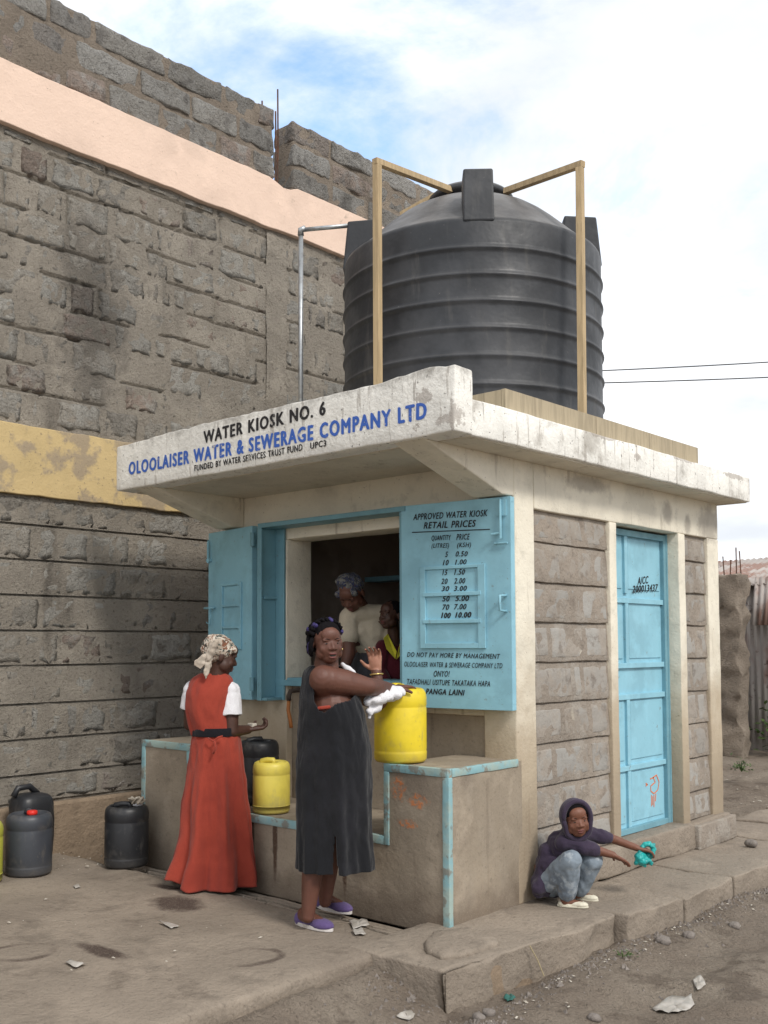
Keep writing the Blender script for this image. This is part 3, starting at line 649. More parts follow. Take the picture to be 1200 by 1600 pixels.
# steel window frame
fr = MB(); fr.box((-1.945, -.16, 2.17), (-.66, .003, 2.2)); fr.box((-1.945, -.163, 1.035), (-1.925, -.01, 2.17)).box((-1.925, -.163, 1.035), (-1.905, -.15, 2.17)).box((-1.925, -.02, 1.035), (-1.84, -.004, 2.17))
fr.box((-1.925, -.15, 1.035), (-1.86, -.02, 1.055)).box((-1.925, -.13, 1.70), (-1.905, -.02, 1.722)).box((-1.925, -.022, 1.13), (-.222, -.002, 1.168)).box((-.71, -.15, 1.04), (-.68, -.004, 2.17))
fr.build('window_frame', 'blue_frame', K, bevel=.003)
MB().box((-1.926, -.148, 1.06), (-1.922, -.022, 1.69)).build('frame_panel', 'blue_frame', K)
# shutters
def leaf(o0, o1, z0, z1, name):
    """a steel shutter leaf between two plan points; its outer sheet faces the viewer. returns the part and a placing function"""
    a = V((*o0, 0)); b = V((*o1, 0)); ex = (b-a).normalized(); L = (b-a).length; n_ = ex.cross(V((0, 0, 1))).normalized()
    if n_.y > 0: n_ = -n_
    P = lambda s_, z_, d_=0: a+ex*s_+V((0, 0, z_))+n_*d_
    mb = MB(); k = MB()
    def bar(dst, s0, s1, za, zb, d0, d1):
        c = [P(s0, za, d0), P(s1, za, d0), P(s1, zb, d0), P(s0, zb, d0)]; dst.prism(c, n_*(d1-d0))
    bar(mb, 0, L, z0, z1, -.006, 0); bar(mb, 0, L, z0, z0+.03, -.045, -.0061); bar(mb, 0, L, z1-.03, z1, -.045, -.0061)
    bar(mb, 0, .03, z0+.03, z1-.03, -.045, -.0061); bar(mb, L-.03, L, z0+.03, z1-.03, -.045, -.0061)
    return mb.build(name, 'blue', K, bevel=.002), P, bar, L, n_
A0, A1 = (-.69, -.155), (.015, -.062)
sh, P, bar, L, sn = leaf(A0, A1, 1.04, 2.20, 'shutter')
shn = sn; pa = V((*A0, 0))
def onsh(zx, zy):                                         # crop pixel on the leaf surface
    d = ray(620+zx/4, 760+zy/4); t = (pa-CAM).dot(shn)/d.dot(shn); return CAM+d*t
def shs(zx, zy):
    q = onsh(zx, zy); return ((q-pa).dot((V((*A1, 0))-pa).normalized()), q.z)
k = MB()
s0, zt_ = shs(150, 505); s1, zb_ = shs(560, 1012)
bar(k, s0, s0+.035, zb_, zt_, .0005, .012); bar(k, s1-.045, s1, zb_, zt_, .0005, .012); bar(k, s0+.035, s1-.045, zt_-.018, zt_, .0005, .012); bar(k, s0+.035, s1-.045, zb_, zb_+.03, .0005, .012)
for zy in (672, 843):
    _, zc = shs(350, zy); bar(k, s0+.02, s1-.025, zc-.011, zc+.011, .0006, .016)
k.build('shutter_grid', 'blue', sh, bevel=.002)
k = MB(); sb_, zb2 = shs(655, 150); bar(k, sb_-.03, sb_+.03, zb2-.03, zb2+.06, .001, .008); k.tube([P(sb_, 2.185, .018), P(sb_, 1.97, .018)], .008, 8); k.tube([P(sb_, 2.0, .018), P(sb_-.05, 1.995, .03)], .006, 6); k.tube([P(sb_-.04, 1.945, .012), P(sb_+.04, 1.945, .012)], .006, 6)
k.build('bolt', 'blue', sh, smooth=False)
MB().tube([P(L-.03, 1.66, .002), P(L-.05, 1.66, .04), P(L-.05, 1.58, .04), P(L-.03, 1.575, .002)], .008, 8).build('pull_handle', 'blue', sh, smooth=True)
rows = [('APPROVED WATER KIOSK', 103, 212, 570, 186, 172, .018), ('RETAIL PRICES', 168, 266, 497, 252, 224, .018), ('QUANTITY', 218, 345, 340, 341, 307, .02), ('PRICE', 373, 336, 458, 333, 298, .012),
        ('(LITRES)', 218, 395, 328, 392, 357, .01), ('(KSH)', 378, 390, 466, 388, 352, .01), ('5', 302, 442, 322, 441, 408, .02), ('0.50', 368, 440, 445, 438, 406, .02), ('10', 288, 495, 326, 493, 460, .02), ('1.00', 364, 490, 438, 488, 458, .02),
        ('15', 285, 556, 318, 555, 522, .02), ('1.50', 360, 553, 428, 552, 518, .02), ('20', 278, 610, 320, 610, 576, .02), ('2.00', 358, 608, 430, 607, 573, .02), ('30', 280, 656, 330, 655, 624, .02), ('3.00', 358, 655, 440, 653, 622, .02),
        ('50', 285, 720, 332, 720, 684, .022), ('5.00', 366, 718, 454, 716, 682, .022), ('70', 285, 772, 330, 772, 737, .022), ('7.00', 358, 770, 438, 768, 735, .022), ('100', 278, 824, 340, 824, 788, .036), ('10.00', 366, 822, 468, 820, 786, .036),
        ('DO NOT PAY MORE BY MANAGEMENT', 65, 1066, 648, 1078, 1036, .014), ('OLOOLAISER WATER & SEWERAGE COMPANY LTD', 48, 1126, 662, 1138, 1095, .008), ('ONYO!', 232, 1190, 332, 1190, 1152, .018),
        ('TAFADHALI USITUPE TAKATAKA HAPA', 66, 1236, 585, 1252, 1202, .012), ('PANGA LAINI', 182, 1298, 427, 1308, 1262, .03)]
for t, a, b_, c, d, e_, w in rows:
    txt(t, onsh(a, b_), onsh(c, d), onsh(a, e_), 'ink', 'painted_lettering', sh, w*1.25+.008, .26, lift=.0022, wob=.0014)
MB().prism([onsh(95, 291), onsh(583, 271), onsh(583, 265), onsh(95, 285)], shn*.002).build('painted_rule', 'ink', sh)
# left leaf
sh2, P2, bar2, L2, n2 = leaf((-2.615, -.035), (-2.03, -.135), 1.035, 2.195, 'shutter')
k = MB(); bar2(k, .19, .215, 1.37, 1.825, .0005, .012); bar2(k, .44, .47, 1.37, 1.825, .0005, .012)
for z_ in (1.375, 1.52, 1.67, 1.815): bar2(k, .215, .44, z_-.008, z_+.008, .0006, .014)
k.build('shutter_grid', 'blue', sh2, bevel=.002)
k = MB(); k.tube([P2(.02, 2.14, .016), P2(.02, 1.98, .016)], .008, 8); bar2(k, .0, .05, 1.99, 2.01, .001, .02); k.build('bolt', 'blue', sh2)
k = MB(); k.tube([P2(-.02, 1.66, .02), P2(.12, 1.66, .02)], .008, 8); k.tube([P2(.06, 1.66, .024), P2(.09, 1.6, .03), P2(.075, 1.54, .03), P2(.03, 1.56, .03)], .005, 6); k.build('hasp', 'blue', sh2, smooth=True)
for z_ in (2.10, 1.14): MB().tube([(-2.0, -.155, z_-.045), (-2.0, -.155, z_+.045)], .017, 10).build('hinge', 'blue_frame', K)
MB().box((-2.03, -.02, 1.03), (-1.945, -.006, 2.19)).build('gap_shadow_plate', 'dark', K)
# door
dr = MB(); D = -.118
dr.box((D-.03, 1.107, .178), (D, 1.94, 2.145)); door = dr.build('door', 'blue', K)
fx = MB().box((D+.0, 1.905, .178), (D+.03, 1.945, 2.14)).box((D+.0, 1.107, 2.10), (D+.03, 1.905, 2.14)).box((-.16, 1.94, .178), (D+.035, 1.957, 2.15)).box((D, 1.107, .178), (D+.028, 1.905, .215))
fx.build('door_frame', 'blue_frame', door, bevel=.002)
for y0, y1 in ((1.385, 1.425), (1.107, 1.135)):
    for za, zb in ((.215, .575), (.615, 1.035), (1.27, 1.68), (1.725, 2.10)): MB().box((D, y0, za+.0), (D+.018, y1, zb)).build('door_stile', 'blue', door, bevel=.002)
for z_ in (.595, 1.052, 1.255, 1.678): MB().box((D, 1.107, z_-.017), (D+.021, 1.903, z_+.017)).build('door_rail', 'blue', door, bevel=.002)
for za, zb in ((.215, .575), (.615, 1.035), (1.27, 1.68), (1.725, 2.10)):
    for y0, y1 in ((1.135, 1.385), (1.425, 1.905)): MB().box((D+.0005, y0+.022, za+.03), (D+.007, y1-.022, zb-.012)).build('door_panel', 'blue', door, bevel=.004)
def ond(u, v): return on(u, v, 0, D+.008)
txt('A/CC', ond(996, 914), ond(1013, 911.5), ond(996, 902), 'inkdoor', 'stencil_lettering', door, .03, .2, lift=.001)
txt('200013437', ond(988, 926.5), ond(1028, 923.5), ond(988, 915), 'inkdoor', 'stencil_lettering', door, .03, .2, lift=.001)
ck = MB()
def stroke(dst, pts, w=.008, x=D+.0088):
    q = [on(u, v, 0, x) for u, v in pts]
    for a, b_ in zip(q, q[1:]): dst.beam(a, b_, .0012, w, (0, 0, 1)) if abs((b_-a).normalized().z) < .9 else dst.beam(a, b_, w, .0012, (1, 0, 0))
stroke(ck, [(1020, 1215), (1026, 1211), (1030, 1222), (1028, 1234), (1022, 1240), (1017, 1236), (1017, 1228), (1024, 1222), (1021, 1215), (1016, 1217)]); stroke(ck, [(1018, 1242), (1018, 1260)]); stroke(ck, [(1022, 1242), (1022, 1261)]); stroke(ck, [(1020, 1244), (1020, 1258)]); stroke(ck, [(1025, 1240), (1024, 1252)])
ck.build('chalk_scribble', 'chalk', door)
ck = MB(); stroke(ck, [(1009, 1224), (1012, 1226), (1009, 1228)]); ck.build('chalk_scribble', 'chalk', door)
MB().tube([(-1.70, .05, 1.10), (-1.70, -.02, 1.105), (-1.70, -.09, 1.10), (-1.70, -.105, 1.07), (-1.70, -.105, 1.04)], .016, 10).build('tap', 'pipe_dark', K, smooth=True)
MB().tube([(-1.70, -.105, 1.045), (-1.70, -.11, .98), (-1.67, -.12, .92), (-1.655, -.125, .87)], .012, 10).build('hose', 'orange_hose', K, smooth=True)

# ================================================================ TANK ON THE ROOF
TC = V((-1.235, 1.265, 2.60)); T = thing('water_tank', 'big black ribbed plastic water tank standing on the kiosk roof', 'water tank', TC)
TR = .925; prof = [(.3, 0), (TR-.03, 0), (TR, .04)]
ribs = [.27, .445, .63, .81, .985, 1.157, 1.329]
zc = .04
for rz in ribs: prof += [(TR-.002, rz-.035), (TR+.001, rz-.016), (TR+.010, rz-.007), (TR+.012, rz), (TR+.010, rz+.007), (TR+.001, rz+.016), (TR-.002, rz+.035)]
prof += [(TR, 1.50), (TR-.006, 1.525), (TR-.045, 1.55)]
for k_ in range(1, 9): t = k_/8; prof.append((TR-.045-(TR-.045-.27)*t, 1.55+.40*math.sin(t*math.pi/2)**1.1))
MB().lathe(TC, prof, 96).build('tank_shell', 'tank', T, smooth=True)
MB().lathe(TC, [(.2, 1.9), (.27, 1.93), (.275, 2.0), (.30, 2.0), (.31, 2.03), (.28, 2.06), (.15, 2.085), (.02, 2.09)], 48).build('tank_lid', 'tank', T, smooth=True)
fa = math.atan2(CAM.y-TC.y, CAM.x-TC.x)+.055
for k_ in range(4):
    a = fa+k_*math.pi/2; er = V((math.cos(a), math.sin(a), 0)); et = V((-er.y, er.x, 0)); b = MB(); w0, w1 = .10, .096
    o_ = TC+V((0, 0, 1.5)); poly = []
    vs = []
    for (rr, zz_, w) in ((TR+.006, 0.0, w0), (TR-.30, .0, w0), (TR-.26, .375, w1), (TR-.03, .36, w1)):
        vs += [o_+er*rr+et*w+V((0, 0, zz_)), o_+er*rr-et*w+V((0, 0, zz_))]
    b.add(vs, [(0, 1, 3, 2), (2, 3, 5, 4), (4, 5, 7, 6), (6, 7, 1, 0), (0, 2, 4, 6), (1, 7, 5, 3)]); b.build('tank_lug', 'tank', T, bevel=.012)
# inlet pipe
ip = thing('inlet_pipe', 'thin galvanised pipe rising from the roof to the left side of the tank', 'pipe', (-2.2, .47, 2.6))
MB().tube([(-2.2, .474, 2.59), (-2.2, .474, 4.42)], .017, 12).build('riser', 'galv', ip, smooth=True)
MB().tube([(-2.2, .474, 4.405), (-2.2, .474, 4.445), (-2.17, .49, 4.452)], .024, 12).build('elbow', 'galv', ip, smooth=True)
MB().tube([(-2.2, .474, 4.445), (-1.9, .66, 4.45)], .016, 12).build('branch', 'galv', ip, smooth=True)
# timber frame
tf = thing('timber_frame', 'frame of sawn timber posts and beams round the black tank', 'frame', (-.7, .5, 2.6))
for (a, b_) in (((-1.19, .20, 2.6), (-1.19, .20, 4.52)), ((-.14, .95, 2.6), (-.195, 1.06, 4.48))): MB().beam(a, b_, .044, .044, (1, .1, 0)).build('post', 'wood', tf, bevel=.002)
for (a, b_) in (((-1.19, .175, 4.535), (-1.2, .98, 4.61)), ((-.17, 1.06, 4.50), (-.86, 1.17, 4.56))): MB().beam(a, b_, .044, .04).build('beam', 'wood', tf, bevel=.002)
MB().beam((-1.66, .98, 4.56), (-1.36, 1.06, 4.66), .05, .03).build('beam', 'wood', tf, bevel=.002)
fb = thing('edge_boards', 'plywood boards set on edge along the right side of the kiosk roof', 'boards', (.13, 0, 2.6))
MB().box((.125, -.29, 2.59), (.15, .62, 2.727)).build('board', 'board', fb); MB().box((.127, .624, 2.59), (.151, 1.30, 2.727)).build('board', 'board', fb); MB().box((.125, 1.304, 2.59), (.15, 1.965, 2.727)).build('board', 'board', fb)
MB().box((-.45, -.29, 2.59), (.122, -.268, 2.725)).build('board', 'board', fb)

# ================================================================ JERRYCANS
def jerrycan(label, loc, r, h, mat, cap='yel', rz=0., closed=True, group=None):
    t = thing('jerrycan', label, 'jerrycan', loc, 'jerrycans on and around the counter'); c = V(loc)
    pr = [(r*.5, .0), (r*.93, .004), (r*.99, .018), (r*1.0, .05), (r*1.0, h*.135), (r*.985, h*.15), (r*.985, h*.165), (r*.995, h*.18), (r*.995, h*.70), (r*.98, h*.715), (r*.98, h*.73), (r*1., h*.745), (r*1., h*.84), (r*.97, h*.90), (r*.90, h*.945), (r*.80, h*.965), (r*.74, h*.955), (r*.70, h*.925), (r*.3, h*.915)]
    MB().lathe(c, pr, 56).build('can_body', mat, t, smooth=True)
    ca, sa = math.cos(rz), math.sin(rz); q = lambda x, y, z: c+V((x*ca-y*sa, x*sa+y*ca, z))
    MB().tube([q(-r*.62, 0, h*.915), q(-r*.55, 0, h*.965), q(-r*.25, 0, h*.985), q(r*.1, 0, h*.985), q(r*.2, 0, h*.92)], [.016, .017, .017, .017, .016], 10).build('can_handle', mat, t, smooth=True)
    MB().lathe(q(r*.52, 0, h*.915), [(.026, 0), (.026, h*.05), (.022, h*.052), (.02, h*.055)], 20).build('can_neck', mat, t, smooth=True)
    if closed: MB().lathe(q(r*.52, 0, h*.96), [(.031, 0), (.032, .01), (.031, .022), (.025, .026), (.01, .027)], 20).build('can_cap', cap, t, smooth=True)
    return t
jerrycan('large yellow jerrycan standing on the counter corner under the hands of the woman in black', (-.425, -.475, .775), .141, .405, 'yel', 'yel', 2.6)
jerrycan('small yellow jerrycan on the low middle step of the counter', (-1.462, -.465, .398), .112, .315, 'yel_pale', rz=.4, closed=False)
jerrycan('black jerrycan with an open neck behind the small yellow one on the low counter', (-1.80, -.27, .398), .128, .41, 'blk', rz=1.2, closed=False)
jerrycan('black jerrycan standing alone on the ground left of the counter', (-2.465, -.80, .0), .138, .395, 'blk', 'white', .6)
jerrycan('charcoal jerrycan with a red cap standing near the foot of the stone wall', (-2.715, -1.335, .0), .138, .385, 'gry', 'red', -.3)
jerrycan('lime yellow jerrycan cut off by the left edge of the photo', (-2.72, -1.66, .0), .14, .37, 'yelgreen', 'yelgreen', .6)
jc = thing('jerrycan', 'square shouldered black jerrycan behind the charcoal one with the red cap', 'jerrycan', (-2.96, -1.18, 0), 'jerrycans on and around the counter')
MB().rbox((-3.08, -1.30, .0), (-2.85, -1.06, .455), .05, .006, .07, 4, 3).build('can_body', 'blk', jc, smooth=True)
MB().tube([(-2.98, -1.30, .44), (-2.98, -1.27, .49), (-2.98, -1.19, .495), (-2.98, -1.13, .44)], .02, 10).build('can_handle', 'blk', jc, smooth=True)
rg = MB(); a0 = V((-2.40, -.77, .385))
for k in range(7):
    a = k*2.4; rg.beam(a0+V((.03*math.cos(a), .03*math.sin(a), .01)), a0+V((.05*math.cos(a+1), .045*math.sin(a+1), .035+.01*(k % 3))), .035, .012)
tag(fuse(rg, 'rag', 'paper', None, .005, 3, .004, 30), 'crumpled white wrapper stuffed in the lone black jerrycan', 'wrapper')

# ================================================================ PEOPLE
def frame(f, up=(0, 0, 1), roll=0):
    f = V(f).normalized(); x = f.cross(V(up)).normalized(); u = x.cross(f)
    if roll: x, u = x*math.cos(roll)+u*math.sin(roll), u*math.cos(roll)-x*math.sin(roll)
    return Matrix((x, f, u)).transposed()            # columns: right-hand side of the head, forward, up
def head(mb, c, M, s=1.0, wide=1.0, open_=.0):
    """head of about 0.23*s; c is the centre of the skull. columns of M: side, forward, up"""
    T_ = lambda x, y, z: V(c)+M @ V((x*s*wide, y*s, z*s)); e = lambda p, r: mb.ell(T_(*p), V(r)*s, M)
    e((0, -.012, .030), (.074*wide, .094, .085)); e((0, .024, -.022), (.064*wide, .070, .078)); e((0, .040, -.072), (.042*wide, .040, .034)); e((0, .058, -.084), (.022, .022, .018))
    e((0, .058, .045), (.050*wide, .034, .042))
    for q in (-1, 1):
        e((q*.036, .056, -.028), (.026, .024, .026)); e((q*.048, .026, -.050), (.022, .036, .034))
        e((q*.029, .076, .020), (.024, .012, .0075)); e((q*.028, .068, .001), (.015, .013, .0095))
        e((q*.077, -.010, -.008), (.008, .018, .030)); e((q*.014, .090, -.026), (.0105, .011, .0085))
    mb.cap(T_(0, .078, .012), T_(0, .098, -.022), .0085*s, .0125*s, 10)
    e((0, .079, -.040), (.015, .012, .012)); e((0, .083, -.051), (.024, .012, .0075)); e((0, .081, -.066-open_*.6), (.021, .012, .0085)); e((0, .05, -.06), (.03, .025, .02))
    return T_
def face(T_, M, s, p, openm=0., lid=.5):
    for q in (-1, 1):
        MB().ell(T_(q*.028, .0745, .0015), V((.0115, .0080, .0052*lid*1.4))*s, M).build('eye', 'eyew', p, smooth=True)
        MB().ell(T_(q*.028, .0815, .0015), V((.0062, .0030, .0055*lid*1.4))*s, M).build('iris', 'iris', p, smooth=True)
        b = MB(); b.tube([T_(q*.013, .0865, .0215), T_(q*.028, .0880, .0275), T_(q*.045, .0775, .0225)], [.0014*s, .0020*s, .0010*s], 6); b.build('eyebrow', 'hair', p, smooth=True)
    l = MB(); l.ell(T_(0, .0865, -.0525), V((.023, .0100, .0062))*s, M)
    l.build('lip', 'lip', p, smooth=True)
    l = MB(); l.ell(T_(0, .0845, -.0655-openm), V((.019, .0100, .0066))*s, M); l.build('lip', 'lip', p, smooth=True)
    if openm: MB().ell(T_(0, .084, -.059-openm*.4), V((.016, .009, .004+openm*.5))*s, M).build('mouth', 'dark', p, smooth=True)
def hand(mb, wrist, d, pn, side=1, curl=.5, s=1.0, spread=.12, fr=1.0):
    """palm and five fingers. d: wrist to knuckles, pn: out of the palm, side: +1/-1 side of the thumb. returns the finger tips"""
    d = V(d).normalized(); pn = V(pn); pn = (pn-d*pn.dot(d)).normalized(); x = d.cross(pn)*side; w = V(wrist); tips = []
    for k in (-1.5, -.5, .5, 1.5): mb.cap(w+x*k*.011*s+d*.004, w+d*.082*s+x*k*.0195*s, .0150*s, .0125*s, 10)
    mb.ell(w+d*.045*s+pn*.004*s, V((.036, .046, .016))*s, Matrix((x, d, pn)).transposed())
    for i, (L, k) in enumerate(((.066, 1.5), (.076, .5), (.071, -.5), (.055, -1.5))):
        b = w+d*.085*s+x*k*.0200*s; dd = (d+x*k*spread).normalized(); p0 = b; a = 0
        for j, fl in enumerate((.46, .32, .24)):
            a += curl*(.35 if j == 0 else .6); q = (dd*math.cos(a)+pn*math.sin(a)).normalized(); p1 = p0+q*L*fl*s
            mb.cap(p0, p1, (.0098-.0009*j)*s*fr, (.0092-.0012*j)*s*fr, 8); p0 = p1
        tips.append(p0)
    b = w+d*.022*s+x*.028*s; q = (d*.55+x*.75+pn*.25).normalized(); p1 = b+q*.040*s; q2 = (d*.8+x*.45+pn*(.3+curl*.4)).normalized(); p2 = p1+q2*.034*s
    mb.cap(w+d*.012*s+x*.012*s, b, .016*s, .0145*s, 8); mb.cap(b, p1, .0135*s, .0115*s, 8); mb.cap(p1, p2, .0112*s, .0085*s, 8); tips.append(p2)
    return tips
def cloth_loft(rings, n=72, sub=6, folds=9, seed=0, fold_amp=None, close_top=True):
    """rings: (centre, rx, ry, amp) from top to bottom, x axis along the camera's right, y away from it"""
    X_ = V((rt.x, rt.y, 0)).normalized(); Y_ = V((-X_.y, X_.x, 0)); pts = []
    m_ = len(rings)-1
    def cr(a, b, c, d, t): return .5*((2*b)+(c-a)*t+(2*a-5*b+4*c-d)*t*t+(3*b-a-3*c+d)*t**3)
    vs = []; fs = []; rows_ = 0
    for i in range(m_):
        A, B, C_, D_ = rings[max(i-1, 0)], rings[i], rings[i+1], rings[min(i+2, m_)]
        for j in range(sub+(1 if i == m_-1 else 0)):
            t = j/sub; c = cr(V(A[0]), V(B[0]), V(C_[0]), V(D_[0]), t); rx = cr(A[1], B[1], C_[1], D_[1], t); ry = cr(A[2], B[2], C_[2], D_[2], t); am = B[3]+(C_[3]-B[3])*t
            rows_ += 1
            for k in range(n):
                th = 2*math.pi*k/n; u_ = math.cos(th); v_ = math.sin(th)
                w = math.sin(th*folds+1.2*math.sin(th*2+seed)+seed+c.z*.8)*.6+nz((u_*1.6, v_*1.6, c.z*.55), 2.4, seed)*1.3
                wr = nz((u_*2, v_*2, c.z*5), 2.0, seed+9)*.007+abs(nz((u_*4, v_*4, c.z*9), 1.6, seed+12))*.006
                q = c+X_*(rx+am*w+wr)*u_+Y_*(ry+am*w+wr)*v_
                vs.append(q)
    for i in range(rows_-1):
        for k in range(n): fs.append((i*n+k, (i+1)*n+k, (i+1)*n+(k+1) % n, i*n+(k+1) % n))
    mb = MB(); 
    if close_top: fs.append(tuple(range(n)))
    mb.add(vs, fs); mb.rows = rows_; mb.n = n; return mb
def closed_bottom(mb):
    n, r = mb.n, mb.rows; mb.f.append(tuple((r-1)*n+k for k in range(n-1, -1, -1))); return mb
def solid(o, th): s_ = o.modifiers.new('t', 'SOLIDIFY'); s_.thickness = th; s_.offset = -1; return o
def shoe(p, heel, toe, L_extra=.0, mat='shoe', h=.062, w=.043, sole=True, low=False):
    heel = V(heel); toe = V(toe); d = (toe-heel); d.z = 0; L = d.length; d.normalize(); M = Matrix((d, V((-d.y, d.x, 0)), V((0, 0, 1)))).transposed(); z0 = V((0, 0, 1))
    b = MB(); b.ell(heel+d*L*.70+z0*(.026 if not low else .017), (L*.34, w*1.02, .030 if not low else .019), M); b.ell(heel+d*L*.36+z0*(.030 if not low else .015), (L*.34, w*.86, .036 if not low else .014), M); b.ell(heel+d*L*.14+z0*(.030 if not low else .016), (L*.16, w*.78, h*.62 if not low else .016), M) 
    if not low: b.cap(heel+d*L*.32+z0*.035, heel+d*L*.62+z0*.028, .036, .030, 12)
    fuse(b, 'shoe', mat, p, .0045, 4)
    s_ = MB(); out = []
    for k in range(28):
        t = 2*math.pi*k/28; x = .5+.5*math.cos(t); yy = math.sin(t)*(w*(.86+.2*x))*(1 if abs(math.cos(t)) < .8 else .96); out.append(heel+d*(x*(L+.012)-.006)+V((-d.y, d.x, 0))*yy+z0*.001)
    s_.prism(out, (0, 0, .020 if not low else .012)); s_.build('shoe_sole', 'sole' if mat == 'shoe' else mat, p, bevel=.004)

# ---- the woman in the black dress
ZB = depth(V((-.47, -1.06, 0)))
pb = thing('person', 'woman in a long sleeveless charcoal dress and purple slip-on shoes leaning on the yellow jerrycan', 'person', (-.42, -1.05, 0))
B = lambda u, v, dz=0.: atZ(u, v, ZB+dz)
toward = (CAM-B(512, 1005)).normalized(); side_ = V((rt.x, rt.y, 0))
M_ = frame(toward+side_*.36+V((0, 0, -.04)), roll=-.05)
b = MB(); hc = B(511, 1005, .02); hs = .92
T1 = head(b, hc, M_, hs, 1.06, .006)
b.cap(B(511, 1022, .05), B(508, 1066, .06), .056, .070); b.cap(B(508, 1075, .06), B(516, 1080, .14), .08, .07)
b.ell(B(516, 1108, .07), (.135, .125, .13)); b.ell(B(522, 1170, .08), (.13, .12, .2)); b.ell(B(525, 1240, .08), (.13, .12, .2))
shR = B(505, 1061, -.035); elR = B(574, 1073, .06); wrR = B(612, 1076, .33)
b.cap(shR, shR+(elR-shR)*.5, .068, .066, 20); b.cap(shR+(elR-shR)*.5, elR, .066, .046, 20); b.cap(elR, elR+(wrR-elR)*.35, .046, .045, 18); b.cap(elR+(wrR-elR)*.35, wrR, .045, .028, 18)
b.cap(B(508, 1074, .05), shR, .080, .070, 18); b.ell(shR.lerp(elR, .12), (.071, .071, .069))
hand(b, wrR, B(640, 1071, .42)-wrR, V((0, 0, -1)), -1, .55, 1.0)
shL = B(528, 1072, .20); elL = B(592, 1096, .34); wrL = B(588, 1050, .36)
b.cap(shL, elL, .062, .045, 14); b.cap(elL, wrL, .043, .027, 14)
pnL = (CAM-wrL).normalized()-side_*.35
hand(b, wrL, V((-.12, 0, 1)), pnL, -1, .95, .95, .12)
for (a, kn, an) in ((B(508, 1230, .05), B(491, 1335, .02), B(481, 1432, .0)), (B(522, 1230, .14), B(515, 1330, .15), B(508, 1408, .17))):
    b.cap(a, kn, .075, .056, 16); b.cap(kn, kn+(an-kn)*.4, .055, .050, 16); b.cap(kn+(an-kn)*.4, an, .050, .032, 16)
ft = []
for (h_, t_) in (((463, 1443), (524, 1458)), ((496, 1417), (560, 1432))):
    H_ = on(*h_, 2, 0.0); T_ = on(*t_, 2, 0.0); dd = (T_-H_).normalized()*.245; T_ = H_+dd; ft.append((H_, T_))
    b.cap(H_+dd*.2+V((0, 0, .06)), H_+dd*.75+V((0, 0, .03)), .030, .026, 12)
for (h0, t0), an in zip(ft, (B(481, 1432, .0), B(508, 1408, .17))): b.cap(an, h0+(t0-h0)*.22+V((0, 0, .05)), .033, .034, 12)
body = fuse(b, 'body', 'skin', pb, .0035, 9)
body.data.materials.append(X['palm']); ctr = wrL+V((0, 0, .08))-parent_off(pb); pnn = pnL.normalized()
for f_ in body.data.polygons:
    if (f_.center-ctr).length < .115 and f_.center.z > (wrL-parent_off(pb)).z+.012 and f_.normal.dot(pnn) > .25: f_.material_index = 1
face(T1, M_, hs, pb, .007, .55)
for h0, t0 in ft: shoe(pb, h0, t0)
gr = cloth_loft([(B(508, 1040, .085), .075, .07, 0), (B(508, 1050, .085), .108, .10, 0), (B(511, 1066, .08), .128, .135, 0), (B(514, 1084, .07), .142, .155, .001), (B(518, 1108, .06), .155, .165, .003), (B(521, 1145, .07), .172, .172, .005), (B(522, 1180, .07), .182, .178, .008), (B(523, 1230, .07), .184, .175, .013), (B(524, 1290, .07), .180, .17, .017), (B(527, 1356, .07), .186, .175, .024)], 240, 18, 5, 2)
# the wide armhole: open the near side below the shoulder so the skin and the red top show
slit = [(520, 1370), (522, 1308), (524, 1308), (529, 1370)]
hole = [(489, 1062), (492, 1046), (540, 1030), (560, 1080), (548, 1094), (525, 1100), (508, 1113), (498, 1111), (490, 1095)]
def inpoly(x, y, P_):
    c = False; j = len(P_)-1
    for i in range(len(P_)):
        if (P_[i][1] > y) != (P_[j][1] > y) and x < (P_[j][0]-P_[i][0])*(y-P_[i][1])/(P_[j][1]-P_[i][1])+P_[i][0]: c = not c
        j = i
    return c
def toimg(q): d = V(q)-CAM; z_ = d.dot(fwd); return 600+F*d.dot(rt)/z_, 800+SY-F*d.dot(upv)/z_, z_
keep = []
for f_ in gr.f:
    m_ = sum((V(gr.v[i]) for i in f_), V())/len(f_); u_, v_, z_ = toimg(m_)
    if len(f_) > 4 or not ((inpoly(u_, v_, hole) or inpoly(u_, v_, slit)) and z_ < ZB+.10): keep.append(f_)
gr.f = keep
dress = gr.build('dress', 'charcoal', pb, smooth=True); solid(dress, .004)
b = MB(); b.cap(B(498, 1107, -.055), B(514, 1105, -.06), .010, .010); b.build('red_top', 'reddress', pb, smooth=True)
